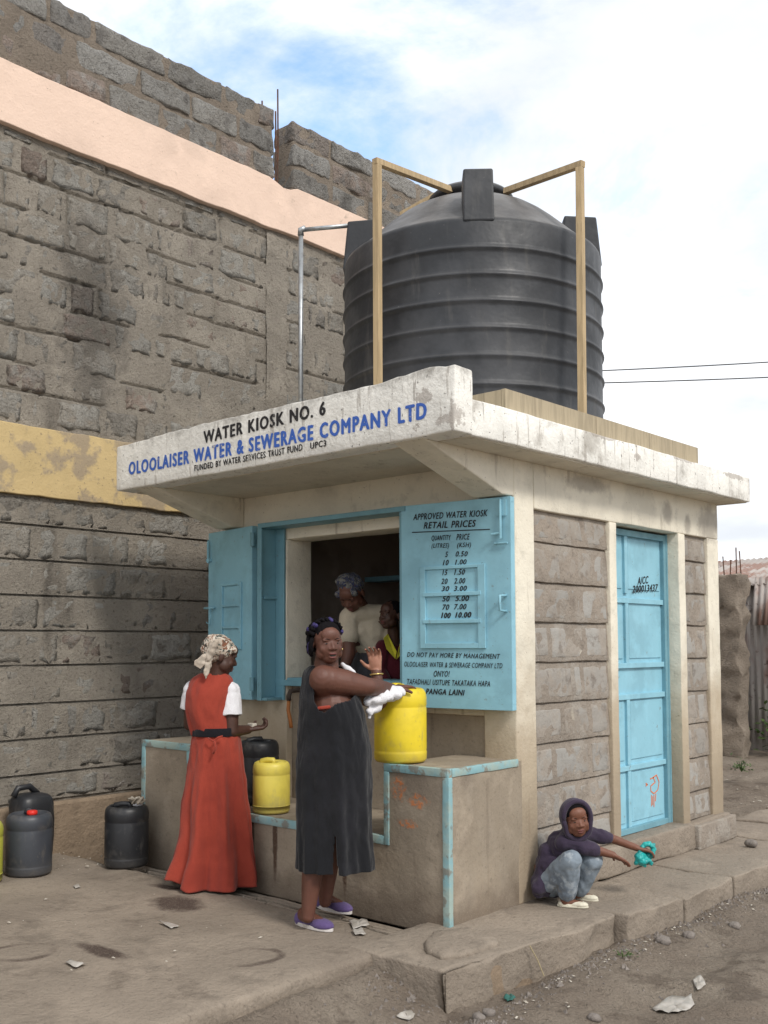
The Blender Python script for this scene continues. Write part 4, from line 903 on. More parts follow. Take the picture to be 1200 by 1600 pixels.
# braided hair
hb = MB()
def HT(x, y, z): return hc+M_ @ (V((x, y, z))*hs)
hb.ell(HT(0, -.022, .050), V((.082, .094, .080))*hs, M_); hb.ell(HT(.008, -.060, .004), V((.070, .060, .066))*hs, M_); fuse(hb, 'hair', 'hair', pb, .004, 2, .003, 60)
rr = random.Random(4)
for k in range(46):
    if k < 22:                                           # plaits rolled over the crown
        a = -1.45+2.9*(k % 11)/10; q0, q1 = (.030, -.040) if k < 11 else (-.025, -.090)
        P_ = lambda y_: HT(math.sin(a)*.084, y_, .046+math.cos(a)*.080*(1-max(0, -y_-.03)*4))
        pts = [P_(q0+(q1-q0)*t)+V((rr.uniform(-.004, .004), rr.uniform(-.004, .004), .006*math.sin(t*9+k))) for t in (0, .25, .5, .75, 1)]; w_ = [.006, .0105, .012, .011, .007]
    else:                                                # short plaits hanging at the sides and behind
        a = (1.35+1.2*((k-22) % 12)/11)*(1 if k < 40 else -1.25); q = V((math.sin(a)*.088, math.cos(a)*.085-.01, rr.uniform(.0, .06)))
        pts = [HT(q.x*(1+.12*math.sin(t*3)), q.y*(1+.12*math.sin(t*3)), q.z-.075*t)+V((rr.uniform(-.003, .003),)*3) for t in (0, .25, .5, .75, 1)]; w_ = [.007, .010, .010, .009, .006]
    MB().tube(pts, w_, 8).build('braid', 'violet' if k % 4 == 0 else 'hair', pb, smooth=True)
wdir = (wrL-elL).normalized(); o1 = wdir.orthogonal().normalized(); o2 = wdir.cross(o1)
MB().tube([wrL-wdir*.012+(o1*math.cos(t*math.pi/10)+o2*math.sin(t*math.pi/10))*.033 for t in range(21)], .004, 6).build('bangle', 'gold', pb, smooth=True)
MB().ell(HT(-.083, .0, -.036), .006).build('earring', 'gold', pb)
cl = MB()
q0 = B(618, 1082, .30)
for (u, v, dz, r_) in ((612, 1084, .27, .058), (600, 1090, .21, .055), (590, 1092, .16, .045), (582, 1094, .12, .04), (622, 1082, .30, .036)): cl.ell(B(u, v, dz), (r_, r_, r_*.75))
for a_, b_, w_ in (((598, 1088, .20), (579, 1112, .12), .034), ((590, 1088, .17), (576, 1098, .10), .032), ((579, 1108, .12), (577, 1120, .12), .018), ((586, 1080, .20), (556, 1056, .10), .022), ((556, 1056, .10), (536, 1038, .09), .014)): cl.cap(B(*a_), B(*b_), w_, w_*.7)
tag(fuse(cl, 'cloth', 'white', None, .004, 2, .016, 15, (1, 1, 1), 3), 'crumpled white cloth bundled over the yellow jerrycan under the arm of the woman in black', 'cloth')

# ---- the woman in the red dress, seen from behind
ZR = depth(V((-1.60, -.81, 0)))
pr_ = thing('person', 'woman in a long red dress and patterned headscarf seen from behind', 'person', (-1.6, -.8, 0))
A = lambda u, v, dz=0.: atZ(u, v, ZR+dz)
fr_ = V((-fwd.x, -fwd.y, 0))*-.35+side_*.9+V((0, 0, -.30)); M2 = frame(fr_, roll=.0)
b = MB(); hc = A(345, 1025, .03); T2 = head(b, hc, M2, .98)
HT = lambda x, y, z: hc+M2 @ (V((x, y, z))*.98)
b.cap(A(342, 1040, .02), A(334, 1066, .02), .050, .058); b.ell(A(330, 1085, .03), (.10, .07, .06)); b.ell(A(330, 1110, .03), (.09, .07, .11)); b.ell(A(335, 1165, .03), (.09, .08, .12))
sR = A(360, 1080, .02); eR = A(362, 1143, -.02); wR = A(388, 1140, .10); sL = A(301, 1078, .04); eL = A(297, 1132, .07); wL = A(330, 1150, .24)
b.cap(sR, eR, .052, .038, 14); b.cap(eR, wR, .038, .026, 14); b.cap(sL, eL, .050, .038, 14); b.cap(eL, wL, .036, .026, 14); b.cap(A(332, 1078, .02), sR, .05, .050); b.cap(A(332, 1078, .02), sL, .05, .050)
hand(b, wR, side_*.8+V((0, 0, .1))+V((fwd.x, fwd.y, 0))*.3, V((0, 0, 1)), -1, 1.5, .98); hand(b, wL, side_+V((fwd.x, fwd.y, 0))*.1, V((0, 0, 1)), 1, .8, .95)
for (a, an) in ((A(334, 1180, .03), on(300, 1372, 2, .06)), (A(338, 1180, .05), on(338, 1374, 2, .06))): b.cap(a, an, .065, .030, 14); b.cap(an, an+V((-.01, -.02, -.03))+side_*.02, .032, .028); 
for (u, v) in ((272, 1378), (332, 1386)):
    h0 = on(u, v, 2, .0); b.cap(h0+V((0, 0, .026)), h0+(side_*.9+V((fwd.x, fwd.y, 0))*.3)*.16+V((0, 0, .02)), .026, .022, 10); b.cap(h0+V((0, 0, .03)), on(300 if u < 300 else 338, 1373, 2, .06), .026, .03)
fuse(b, 'body', 'skin_dark', pr_, .0045, 3); face(T2, M2, .98, pr_, 0, .35)
sk_ = cloth_loft([(A(337, 1146, .03), .132, .115, .0), (A(338, 1165, .03), .148, .13, .003), (A(338, 1200, .03), .160, .145, .008), (A(337, 1250, .03), .180, .17, .020), (A(337, 1310, .02), .200, .19, .028), (A(334, 1350, .02), .222, .21, .034), (A(331, 1380, .02), .240, .225, .040)], 180, 7, 9, 6, close_top=True)
X_ = V((rt.x, rt.y, 0)).normalized()
for i, q in enumerate(sk_.v):            # the hem trails to the left and dips to the right
    q = V(q); tz = max(0, .30-q.z)/.30; s_ = (q-A(331, 1380, .02)).dot(X_)
    if s_ < -.1: q = q-X_*tz*tz*.012*min(1, (-s_-.1)/.1); q.z += .05*tz*min(1, (-s_-.1)/.1)
    q.z = max(q.z, .012); sk_.v[i] = tuple(q)
skirt = sk_.build('skirt', 'reddress', pr_, smooth=True); solid(skirt, .004)
bo = closed_bottom(cloth_loft([(A(334, 1052, .03), .075, .055, 0), (A(331, 1062, .03), .120, .085, 0), (A(328, 1080, .03), .135, .115, .001), (A(326, 1105, .03), .132, .125, .003), (A(330, 1130, .03), .128, .122, .006), (A(336, 1148, .03), .132, .118, .004)], 90, 6, 7, 3))
bo.build('bodice', 'reddress', pr_, smooth=True)
for (s0, e0, lab, k) in ((sR, eR, 0, .60), (sL, eL, 0, .52)):
    st = MB(); c0 = A(333, 1070, .02); st.cap(s0+(c0-s0)*.35, s0, .050, .056, 16); e1 = s0+(e0-s0)*k; st.tube([s0+(e0-s0)*-.05, s0+(e0-s0)*.12, s0+(e0-s0)*.35, e1], [.050, .058, .062, .066], 20); fuse(st, 'sleeve', 'white', pr_, .004, 3, .007, 20)
be = cloth_loft([(A(337, 1136, .03), .136, .124, 0), (A(337, 1142, .03), .141, .128, .001), (A(337, 1149, .03), .139, .126, 0)], 60, 4, 5, 8, close_top=False); solid(be.build('belt', 'black', pr_, smooth=True), .004)
MB().tube([A(325, 1153, -.13), A(333, 1158, -.14), A(341, 1152, -.13), A(348, 1150, -.13)], .005, 6).build('bow', 'reddress', pr_, smooth=True); MB().tube([A(335, 1157, -.14), A(337, 1168, -.145), A(333, 1178, -.147)], .006, 6).build('bow_end', 'reddress', pr_, smooth=True)
b = MB(); HTs = HT; b.ell(HT(0, -.028, .040), V((.088, .100, .083)), M2); b.ell(HT(0, -.05, .005), V((.075, .06, .06)), M2); b.cap(HT(-.06, .05, .055), HT(.06, .05, .055), .022, .022); b.ell(HT(0, -.105, .01), .028, M2)
fuse(b, 'headscarf', 'scarf1', pr_, .005, 3, .006, 26, (1, 1, 1), 2)
for pg, dz_ in (([(327, 1020), (316, 1024), (303, 1033), (303, 1041), (313, 1045), (322, 1036), (329, 1034)], -.085), ([(322, 1030), (331, 1031), (329, 1044), (327, 1052), (321, 1061), (319, 1048)], -.095)):
    t_ = MB(); c_ = [A(u, v, dz_) for u, v in pg]; t_.prism(c_, fwd*.026); fuse(t_, 'scarf_tail', 'scarf1_plain', pr_, .003, 4, .008, 26, (1, 1, 1), 4)
t_ = MB(); t_.ell(A(327, 1026, -.07), (.026, .026, .026)); t_.cap(A(337, 1004, -.09), A(326, 1030, -.08), .018, .022); t_.cap(A(331, 1003, -.07), A(326, 1028, -.07), .014, .02); fuse(t_, 'scarf_knot', 'scarf1_plain', pr_, .004, 2, .006, 35, (1, 1, 1))
tag(MB().rbox((*A(386, 1133, .12).xy, A(386, 1138, .12).z), tuple(A(386, 1133, .12)+V((.05, .035, .012))), .02, .004, .006, 20).build('folded_notes', 'paper', None, smooth=True), 'small folded paper held in the hands of the woman in red', 'paper')

# ---- the seller bending at the window
ZS = 6.74; ps = thing('person', 'seller in a cream blouse and blue headwrap bending inside the kiosk window', 'person', (-1.5, .45, .15))
Q = lambda u, v, dz=0.: atZ(u, v, ZS+dz)
M3 = frame((CAM-Q(545, 930)).normalized()*.75-side_*.35+V((0, 0, -.75)), roll=-.05)
b = MB(); hc = Q(549, 928, -.02); T3 = head(b, hc, M3, .98, 1.08); HT = lambda x, y, z: hc+M3 @ V((x, y, z))
b.cap(Q(558, 940, .05), Q(572, 962, .12), .052, .058); b.ell(Q(578, 985, .15), (.16, .13, .15)); b.ell(Q(585, 1040, .25), (.15, .14, .2)); b.ell(Q(590, 1090, .28), (.16, .15, .25))
sA, eA, wA = Q(545, 965, .06), Q(545, 1022, .0), Q(532, 1062, -.02); sB, eB, wB = Q(606, 965, .12), Q(606, 1012, .05), Q(598, 1055, -.02)
for s0, e0, w0, sd_ in ((sA, eA, wA, 1), (sB, eB, wB, -1)):
    b.cap(Q(575, 960, .1), s0, .06, .058); b.cap(s0, e0, .056, .042, 14); b.cap(e0, w0, .042, .028, 14); hand(b, w0, V((0, 0, -1))-side_*.2, -fwd*.3+side_*sd_*.7, sd_, .5, .95)
for q in (575, 605): b.cap(Q(q, 1090, .28), V((Q(q, 1200, .3).x, Q(q, 1200, .3).y, .20)), .09, .05)
fuse(b, 'body', 'skin', ps, .005, 3); face(T3, M3, .98, ps, 0, .3)
b = MB()
for a in ((Q(566, 966, .09), .075), (Q(590, 962, .12), .085), (Q(578, 985, .13), .15), (Q(582, 1005, .15), .13)): b.ell(a[0], (a[1], a[1]*.85, a[1]*.8))
for s0, e0 in ((sA, eA), (sB, eB)): b.cap(s0, s0+(e0-s0)*.5, .066, .068, 16)
b.cap(Q(552, 958, .06), Q(604, 962, .1), .068, .072, 16)
b.cap(Q(568, 985, .07), Q(586, 1012, .08), .07, .06)
fuse(b, 'blouse', 'beige', ps, .006, 4, .008, 12, (1, 1, .6), 5)
b = MB(); b.ell(Q(582, 1045, .16), (.155, .14, .16)); b.ell(Q(578, 1085, .16), (.17, .15, .22)); b.cap(Q(588, 1100, .2), Q(588, 1190, .22), .19, .2)
fuse(b, 'skirt', 'greycloth', ps, .007, 4, .006, 10)
b = MB(); b.ell(HT(0, -.030, .042), V((.084, .096, .080)), M3); b.cap(HT(-.062, .052, .050), HT(.062, .052, .050), .022, .022); b.ell(HT(.02, -.02, .10), V((.06, .06, .035)), M3); b.ell(HT(.06, -.09, .0), .03)
fuse(b, 'headwrap', 'scarf2', ps, .005, 3, .008, 24, (1, 1, 1), 4)

# ---- the schoolchild beside her
pc = thing('person', 'schoolchild in a maroon jumper with a yellow collar standing inside the kiosk window', 'person', (-1.3, .6, .15))
ZC = 6.70; Q = lambda u, v, dz=0.: atZ(u, v, ZC+dz)
M4 = frame((CAM-Q(608, 962)).normalized()*.8-side_*.75+V((0, 0, .12)))
b = MB(); hc = Q(611, 962, .0); T4 = head(b, hc, M4, .86); HT = lambda x, y, z: hc+M4 @ (V((x, y, z))*.86)
b.cap(Q(614, 975, .03), Q(616, 1003, .05), .038, .042); b.ell(Q(618, 1040, .06), (.12, .09, .14)); b.ell(Q(618, 1090, .06), (.11, .09, .2))
sA, eA, wA = Q(598, 1012, .03), Q(594, 1050, -.02), Q(606, 1066, -.10); sB, eB, wB = Q(640, 1010, .1), Q(646, 1050, .06), Q(634, 1070, -.02)
for s0, e0, w0, sd_ in ((sA, eA, wA, 1), (sB, eB, wB, -1)): b.cap(Q(617, 1008, .05), s0, .04, .04); b.cap(s0, e0, .04, .032); b.cap(e0, w0, .032, .022); hand(b, w0, -fwd, V((0, 0, -1)), sd_, .5, .75)
for q in (608, 630): b.cap(Q(q, 1100, .06), V((Q(q, 1200, .06).x, Q(q, 1200, .06).y, .20)), .06, .04)
fuse(b, 'body', 'skin_dark', pc, .0045, 3); face(T4, M4, .86, pc, 0, .6)
b = MB(); b.ell(Q(618, 1045, .06), (.135, .105, .15)); b.ell(Q(618, 1085, .06), (.13, .11, .2)); b.cap(Q(602, 1014, .04), Q(636, 1014, .08), .05, .05)
for s0, e0, w0 in ((sA, eA, wA), (sB, eB, wB)): b.cap(s0, e0, .052, .045); b.cap(e0, e0+(w0-e0)*.8, .045, .036)
fuse(b, 'jumper', 'maroon', pc, .006, 4, .004, 14)
for pg in ([(599, 997, -.03), (606, 990, .02), (620, 1018, -.07), (618, 1030, -.085), (604, 1014, -.07)], [(630, 984, .0), (637, 992, .03), (632, 1018, -.05), (619, 1031, -.085), (623, 1012, -.06)]):
    cmb_ = MB(); cmb_.prism([Q(*q_) for q_ in pg], (CAM-Q(615, 1010)).normalized()*.012); cmb_.build('collar', 'yellowcloth', pc, bevel=.004)
b = MB(); b.ell(HT(0, -.022, .040), V((.078, .088, .076))*.9, M4); fuse(b, 'hair', 'hair', pc, .004, 2, .002, 60)

# ---- the squatting child
ZK = depth(V((.232, .193, 0))); pk = thing('person', 'small child squatting in a dark purple hoodie and pale jeans, reaching with both arms', 'person', (.15, .2, 0))
Q = lambda u, v, dz=0.: atZ(u, v, ZK+dz)
M5 = frame((CAM-Q(900, 1275)).normalized()*.9+side_*.30+V((0, 0, -.22)), roll=-.12)
b = MB(); hc = Q(899, 1279, -.02); hs = .84; T5 = head(b, hc, M5, hs, 1.08); HT = lambda x, y, z: hc+M5 @ (V((x, y, z))*hs)
b.cap(Q(893, 1292, .02), Q(887, 1308, .05), .036, .045); b.ell(Q(878, 1325, .06), (.075, .07, .085)); b.ell(Q(858, 1360, .08), (.085, .08, .08))
sA, eA, wA = Q(882, 1316, -.02), Q(930, 1328, -.04), Q(958, 1336, -.03); sB, eB, wB = Q(908, 1302, .10), Q(950, 1308, .14), Q(995, 1325, .16)
b.cap(Q(890, 1310, .05), sA, .04, .038); b.cap(sA, eA, .038, .027, 12); b.cap(eA, wA, .027, .019, 12); t1 = hand(b, wA, Q(985, 1350, -.0)-wA, V((0, 0, -1)), 1, .35, .74, fr=1.1)
b.cap(Q(895, 1305, .06), sB, .04, .036); b.cap(sB, eB, .036, .027, 12); b.cap(eB, wB, .027, .019, 12); t2 = hand(b, wB, Q(1010, 1328, .16)-wB, V((0, 0, -1)), 1, .9, .74, fr=1.1)
hipN, hipF = Q(862, 1375, .02), Q(872, 1372, .15); kN, kF = Q(892, 1345, -.10), Q(925, 1345, .0); aN, aF = Q(884, 1405, -.03), Q(902, 1396, .07)
for h_, k_, a_ in ((hipN, kN, aN), (hipF, kF, aF)): b.cap(h_, k_, .058, .046, 12); b.cap(k_, a_, .044, .030, 12)
fts = []
for (u, v), (u2, v2), a_ in (((872, 1416), (914, 1419), aN), ((890, 1404), (926, 1408), aF)):
    h0 = on(u, v, 2, .006); t0 = on(u2, v2, 2, .006); t0 = h0+(t0-h0).normalized()*.155; fts.append((h0, t0)); b.cap(a_, h0+(t0-h0)*.25+V((0, 0, .03)), .026, .026); b.cap(h0+(t0-h0)*.25+V((0, 0, .025)), h0+(t0-h0)*.8+V((0, 0, .018)), .022, .018)
fuse(b, 'body', 'skin_kid', pk, .004, 3); face(T5, M5, hs, pk, 0, .5)
for h0, t0 in fts: shoe(pk, h0, t0, mat='kidshoe', w=.027, h=.030, low=True)
b = MB()
for h_, k_, a_ in ((hipN, kN, aN), (hipF, kF, aF)): b.ell(k_, (.056, .056, .058)); b.cap(h_, k_, .070, .058, 14); b.cap(k_, k_+(a_-k_)*.80, .055, .052, 14)
b.ell(Q(862, 1380, .08), (.09, .09, .07)); fuse(b, 'jeans', 'denim', pk, .005, 3, .006, 22, (1, 1, .7), 2)
b = MB(); b.ell(Q(880, 1322, .05), (.095, .09, .085)); b.ell(Q(864, 1350, .06), (.095, .095, .085)); b.ell(Q(851, 1378, .05), (.072, .08, .072)); b.cap(Q(843, 1385, .0), Q(865, 1390, .10), .045, .045); b.cap(Q(856, 1330, .05), Q(842, 1392, .03), .05, .040)
b.cap(sA+V((0, 0, .0)), eA, .050, .036, 14); b.cap(sB, sB+(eB-sB)*1.0, .048, .034, 14); b.cap(Q(888, 1306, .05), sA, .055, .05); b.cap(Q(895, 1305, .06), sB, .05, .048); b.ell(Q(889, 1304, .04), (.06, .06, .035))
fuse(b, 'hoodie', 'purplejacket', pk, .004, 3, .009, 17, (1, 1, .8), 6)
# hood: a shell open towards the face
b = MB(); NU, NV = 40, 22; vs = []
for j in range(NV+1):
    ph = R(66)+(math.pi-R(66))*j/NV
    for i in range(NU):
        t = 2*math.pi*i/NU; rx, ry, rz_ = (.096, .112, .118)
        vs.append(HT(math.sin(ph)*math.cos(t)*rx*1.02, math.cos(ph)*ry-.008, math.sin(ph)*math.sin(t)*rz_+.012-(.03 if math.sin(t) < -.5 else 0)))
b.add(vs, [(j*NU+i, (j+1)*NU+i, (j+1)*NU+(i+1) % NU, j*NU+(i+1) % NU) for j in range(NV) for i in range(NU)])
b.tube([HT(math.sin(R(66))*math.cos(t*math.pi/16)*.098, math.cos(R(66))*.112-.008, math.sin(R(66))*math.sin(t*math.pi/16)*.118+.012-(.03 if math.sin(t*math.pi/16) < -.5 else 0)) for t in range(33)], .006, 8)
hd = b.build('hood', 'purplejacket', pk, smooth=True); solid(hd, -.008)
b = MB(); b.ell(HT(0, -.012, .040), V((.079*1.05, .092, .080))*hs, M5); fuse(b, 'hair', 'hair', pk, .004, 2)
# teal bag in the far hand
b = MB(); c0 = Q(1012, 1328, .17); c1 = Q(1004, 1345, .15)
for k in range(9):
    a = k*.7; b.cap(c0+(side_*math.cos(a)+V((0, 0, 1))*math.sin(a))*.032, c0+(side_*math.cos(a+.7)+V((0, 0, 1))*math.sin(a+.7))*.034+V((0, .015, 0)), .014, .013, 8)
b.ell(c1, (.034, .03, .028)); b.ell(Q(1000, 1338, .15), (.03, .03, .03)); b.cap(Q(1000, 1330, .15), Q(1018, 1350, .15), .016, .014); b.cap(Q(996, 1348, .15), Q(1008, 1352, .15), .016, .012)
tag(fuse(b, 'plastic_bag', 'teal', None, .004, 2, .010, 26, (1, 1, 1), 3), 'crumpled teal plastic bag in the hand of the squatting child', 'bag')

# ================================================================ BEHIND, TO THE RIGHT
RW = thing('ruined_wall', 'weathered grey masonry pier with bare reinforcing bars sticking up right of the kiosk', 'wall', (-2.4, 8, 0))
MB().rbox((-3.0, 7.75, -.2), (-2.08, 8.0, 2.15), .09, .05, .04, 3.2, 5).build('masonry', 'mortar', RW, smooth=True)
MB().rbox((-2.26, 7.55, -.2), (-1.98, 7.82, 2.22), .06, .06, .02, 5, 6).build('concrete_column', 'mortar_top', RW, smooth=True)
for k in range(7):
    x = -2.42+.075*k; yy = 7.65+.03*(k % 2); MB().tube([(x, yy, 2.1), (x+.02*((k*5) % 3-1)+(-.0 if k else .12), yy, 2.42+.05*((k*3) % 4))], .008, 6).build('reinforcing_bar', 'iron', RW)
zz0 = .05
for k in range(9):
    for j in range(3):
        y = -2.95+.30*j+(k % 2)*.1
        MB().rbox((y, 7.69, zz0+k*.235), (min(y+.27, -2.28), 7.78, zz0+k*.235+.20), .09, .02, .03, 6, k*4+j).build('stone', 'stone', RW, smooth=True)
SH = thing('shed', 'low shed of rusty corrugated iron sheets behind the masonry pier', 'shed', (-1, 9, 0))
def corr(P0, eu, ev, nu, nv, amp, waves):
    P0, eu, ev = V(P0), V(eu), V(ev); nn = eu.cross(ev).normalized(); vs = [P0+eu*i/nu+ev*j/nv+nn*amp*math.sin(2*math.pi*waves*i/nu) for j in range(nv+1) for i in range(nu+1)]
    return MB().add(vs, [(j*(nu+1)+i, j*(nu+1)+i+1, (j+1)*(nu+1)+i+1, (j+1)*(nu+1)+i) for j in range(nv) for i in range(nu)])
for k in range(5): solid(corr((-3.6+k*.8, 8.35, 2.12+.012*k), (.79, 0, .012), (0, 1.9, .50), 80, 1, .011, 9).build('roof_sheet', 'rust', SH, smooth=True), .003)
for k in range(5): solid(corr((-2.6+k*.7, 8.5, -.1), (.69, 0, 0), (0, 0, 2.28), 70, 1, .011, 8).build('wall_sheet', 'rust', SH, smooth=True), .003)
for k in range(4): solid(corr((-2.1+k*.55, 8.22, 1.62+.02*k), (.54, 0, .0), (0, .16, .62), 50, 1, .011, 7).build('roof_sheet', 'rust', SH, smooth=True), .003)
MB().box((-3.6, 8.6, -.2), (.9, 10.2, 2.1)).build('shed_body', 'dark', SH)
def tuft(label, c, n_, h, spread, mat='leaf', name='weed', leafw=.02, cat='plant'):
    t = thing(name, label, cat, c); rr = random.Random(int(abs(c[0]*97+c[1]*13)))
    for k in range(3):
        b = MB()
        for _ in range(n_//3):
            a = rr.uniform(0, 6.28); q = V((rr.gauss(0, spread), rr.gauss(0, spread), abs(rr.gauss(.35, .3))*h))+V(c); d = V((math.cos(a), math.sin(a), rr.uniform(-.3, .9))).normalized(); s_ = d.cross(V((0, 0, 1))).normalized()*leafw*rr.uniform(.6, 1.2); L = leafw*rr.uniform(2, 3.5)
            b.add([q, q+d*L*.5+s_, q+d*L, q+d*L*.5-s_], [(0, 1, 2, 3)])
        b.build('foliage', mat, t)
    b = MB()
    for _ in range(5): a = rr.uniform(0, 6.28); b.tube([V(c), V(c)+V((math.cos(a)*spread, math.sin(a)*spread, h*.8))], [.006, .002], 5)
    b.build('stem', mat, t); return t
tuft('leafy green bush growing against the rusty shed at the right edge', (-1.74, 8.1, .05), 210, .8, .16, leafw=.03, name='bush', cat='bush')
tuft('small green weed on the dirt just right of the far kiosk column', (-1.15, 5.6, .10), 90, .13, .05, leafw=.014)
tuft('tiny green weed at the foot of the kerb among pebbles', (.66, -.08, -.14), 40, .05, .03, leafw=.007)
tuft('small sprig of weed beside the litter on the dirt slope', (-.7, 6.0, .10), 60, .1, .06, leafw=.014)
# overhead cables
for i, (v0, v1, zz_) in enumerate(((579, 564, 20), (598, 590, 20))):
    a, b_ = atZ(930, v0, zz_), atZ(1330, v1-6, zz_); pts = []
    pa_, pb2 = a-(b_-a)*1.2, b_+(b_-a)*1.0
    for k in range(25): t = k/24; q = pa_.lerp(pb2, t); q.z += .18*((2*t-1)**2-.1); pts.append(q)
    tag(MB().tube(pts, .011, 6).build('overhead_cable', 'wire', None, smooth=True), ('upper' if i == 0 else 'lower')+' of the two thin black cables crossing the sky right of the tank', 'cable', 'overhead cables')

# ================================================================ LITTER AND STONES
def rock(c, r, seed):
    b = MB(); b.ell((0, 0, 0), (r, r*.8, r*.62), None, 14, 9); b.v = [tuple(V(q)*(1+.28*nz(V(q)/r, 1.3, seed)+.1*nz(V(q)/r, 4, seed))) for q in b.v]
    o = b.build('rock', 'rock', None, smooth=True); o.location = c; return o
RK = [(920, 1478, .045, 'largest grey rock at the foot of the kerb'), (1036, 1476, .040, 'grey rock beside the pebbles under the kerb, nearer the right'), (1077, 1463, .035, 'grey stone next to a pale scrap under the kerb'), (1148, 1446, .035, 'brown stone on the dirt near the right edge'), (748, 1578, .03, 'small grey stone below the kerb corner'), (764, 1574, .032, 'second grey stone touching its neighbour below the kerb corner'), (928, 1576, .03, 'flat stone lying in the road dirt')]
for u, v, r_, l in RK: 
    q = on(u, v, 2, -.13); q.z = ground_z(q.x, q.y)+r_*.2; tag(rock(q, r_, int(u)), l, 'rock', 'loose stones on the ground')
q = on(1174, 1318, 2, .03); tag(rock(q, .045, 5), 'flat dark stone lying on the far pavement slab', 'rock')
q = on(1098, 1322, 2, .01); tag(rock(q, .026, 8), 'small dark stone on the pavement by the door step', 'rock')
b = MB(); pg = [on(u, v, 2, .03) for u, v in ((662, 1468), (676, 1454), (720, 1449), (775, 1462), (777, 1470), (725, 1487), (690, 1490), (668, 1481))]; ct = sum(pg, V())/8; vs = []
for k_, (zf, zo) in enumerate(((.0, .03), (.5, .032), (.9, .030), (.99, .022), (1.02, .008), (.98, -.012))):
    for i in range(48):
        f_ = i/6; q = pg[int(f_) % 8].lerp(pg[(int(f_)+1) % 8], f_ % 1); q = ct.lerp(q, max(zf, .02)*(1+.05*nz(q, 16, 2)+.03*nz(q, 40, 3))); vs.append((q.x, q.y, zo+.006*nz(q, 14, k_)))
b.add(vs, [(j*48+i, (j+1)*48+i, (j+1)*48+(i+1) % 48, j*48+(i+1) % 48) for j in range(5) for i in range(48)]+[tuple(range(48))]); tag(b.build('flagstone', 'apron', None, smooth=True), 'loose flat slab lying on the pavement corner in front of the counter', 'slab')
rr = random.Random(12); gv = MB()
for k in range(1500):
    if k < 900: y = rr.uniform(-1.5, 2.6); x = .52+.08*max(0, y)/2+abs(rr.gauss(0, .11)); x += 0
    elif k < 1150: x = rr.uniform(.1, .8); y = -1.15-abs(rr.gauss(0, .14))
    else: x = rr.uniform(.1, 2.3); y = rr.uniform(-2.6, 3)
    z = ground_z(x, y); r_ = min(.022, .0035+abs(rr.gauss(0, .006))); a = rr.uniform(0, 6)
    c = V((x, y, z+r_*.25)); d = [V((math.cos(a+i*2.1), math.sin(a+i*2.1), rr.uniform(-.1, .1)))*r_*rr.uniform(.7, 1.2) for i in range(3)]
    gv.add([c+d[0]-V((0, 0, r_*.4)), c+d[1]-V((0, 0, r_*.4)), c+d[2]-V((0, 0, r_*.4)), c+V((rr.uniform(-.3, .3)*r_, 0, r_*.7))], [(0, 1, 3), (1, 2, 3), (2, 0, 3), (0, 2, 1)])
tag(gv.build('gravel', 'rock', None), 'scattered pebbles and grit on the dirt along the kerb', kind='stuff')
lt = MB()
for k in range(380):
    if k < 170: y = rr.uniform(-1.6, 2.8); x = .58+.08*max(0, y)/2+abs(rr.gauss(0, .12)); z = ground_z(x, y)
    elif k < 330: x = rr.uniform(-1.4, .6); y = rr.uniform(4.6, 7.2); z = ground_z(x, y)
    elif k < 350: x = rr.uniform(-2.6, -.3); y = rr.uniform(-2.3, -.8); z = .004
    else: x = rr.uniform(-3.1, -2.5); y = rr.uniform(-1.3, -.5); z = .004
    s_ = (.002+.010*rr.random()**2.5)*(1.8 if y > 4 else 1); a = rr.uniform(0, 6); c = V((x, y, z+.006)); dx = V((math.cos(a), math.sin(a), rr.uniform(-.2, .2)))*s_; dy = V((-math.sin(a), math.cos(a), rr.uniform(-.2, .2)))*s_*rr.uniform(.3, .8)
    lt.add([c-dx-dy, c+dx-dy, c+dx+dy, c-dx+dy, c+V((0, 0, .004))], [(0, 1, 4), (1, 2, 4), (2, 3, 4), (3, 0, 4)])
tag(lt.build('litter', 'paper', None), 'tiny pale scraps strewn over the ground', kind='stuff')
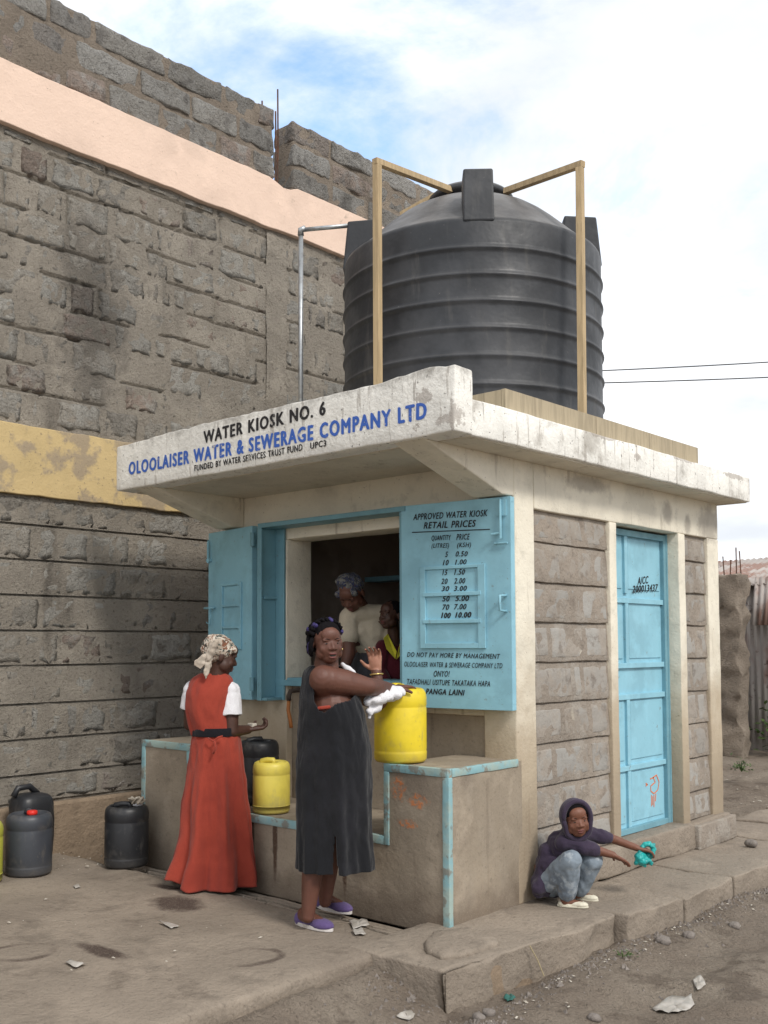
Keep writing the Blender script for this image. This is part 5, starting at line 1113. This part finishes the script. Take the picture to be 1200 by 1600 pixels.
def film(label, pts, z, seed, mat='film', hgt=.025, name='plastic_scrap', cat='litter'):
    c = [on(u, v, 2, z) for u, v in pts]; m_ = sum(c, V())/len(c); b = MB(); vs = []; N = len(c); RN = 5
    for j in range(RN+1):
        for i in range(N*4):
            f_ = i/4; a = c[int(f_) % N]; b2 = c[(int(f_)+1) % N]; q = a.lerp(b2, f_ % 1); q = m_.lerp(q, j/RN*(1+.12*nz(q, 30, seed))); gz = ground_z(q.x, q.y) if z < -.05 else z
            vs.append((q.x, q.y, gz+.004+hgt*abs(nz(q, 28, seed))*(1 if 0 < j < RN else .7)))
    M4_ = N*4; b.add(vs, [(j*M4_+i, (j+1)*M4_+i, (j+1)*M4_+(i+1) % M4_, j*M4_+(i+1) % M4_) for j in range(RN) for i in range(M4_)])
    o = b.build(name, mat, None, smooth=True); solid(o, .0012); return tag(o, label, cat, 'scraps of litter on the ground')
film('torn pale plastic sheet lying in the road dirt at the bottom right', [(1020, 1570), (1050, 1550), (1080, 1553), (1085, 1570), (1060, 1583), (1040, 1580)], -.16, 1)
film('small pale plastic scrap above the torn sheet in the road', [(1082, 1538), (1095, 1531), (1103, 1545), (1090, 1552)], -.16, 2)
film('clear plastic film by the toes of the purple shoes', [(545, 1440), (572, 1438), (578, 1448), (552, 1453)], .002, 3)
film('second clear plastic scrap on the drain near the shoes', [(550, 1455), (565, 1452), (572, 1462), (555, 1463)], .002, 4)
film('flattened wrapper on the platform left of the water stain', [(248, 1441), (262, 1442), (280, 1448), (268, 1452)], .002, 5, hgt=.01)
film('torn white scrap near the left edge of the platform', [(102, 1505), (110, 1502), (135, 1508), (118, 1514)], .002, 6, hgt=.02)
film('whitish wrapper at the bottom below the kerb corner', [(618, 1597), (640, 1585), (648, 1592), (640, 1600)], -.16, 7)
film('small white scrap between the two black jerrycans', [(114, 1386), (122, 1383), (126, 1388), (118, 1389)], .002, 8, hgt=.015)
film('dark green rag dropped in the dirt under the kerb', [(787, 1558), (797, 1552), (806, 1560), (795, 1564)], -.16, 9, mat='green', name='rag')
b = MB(); b.tube([on(828, 1478, 2, .01), on(840, 1500, 2, -.06), on(850, 1525, 2, -.135)], .003, 5); tag(b.build('straw', 'straw', None), 'single dry straw leaning against the kerb face', 'straw')
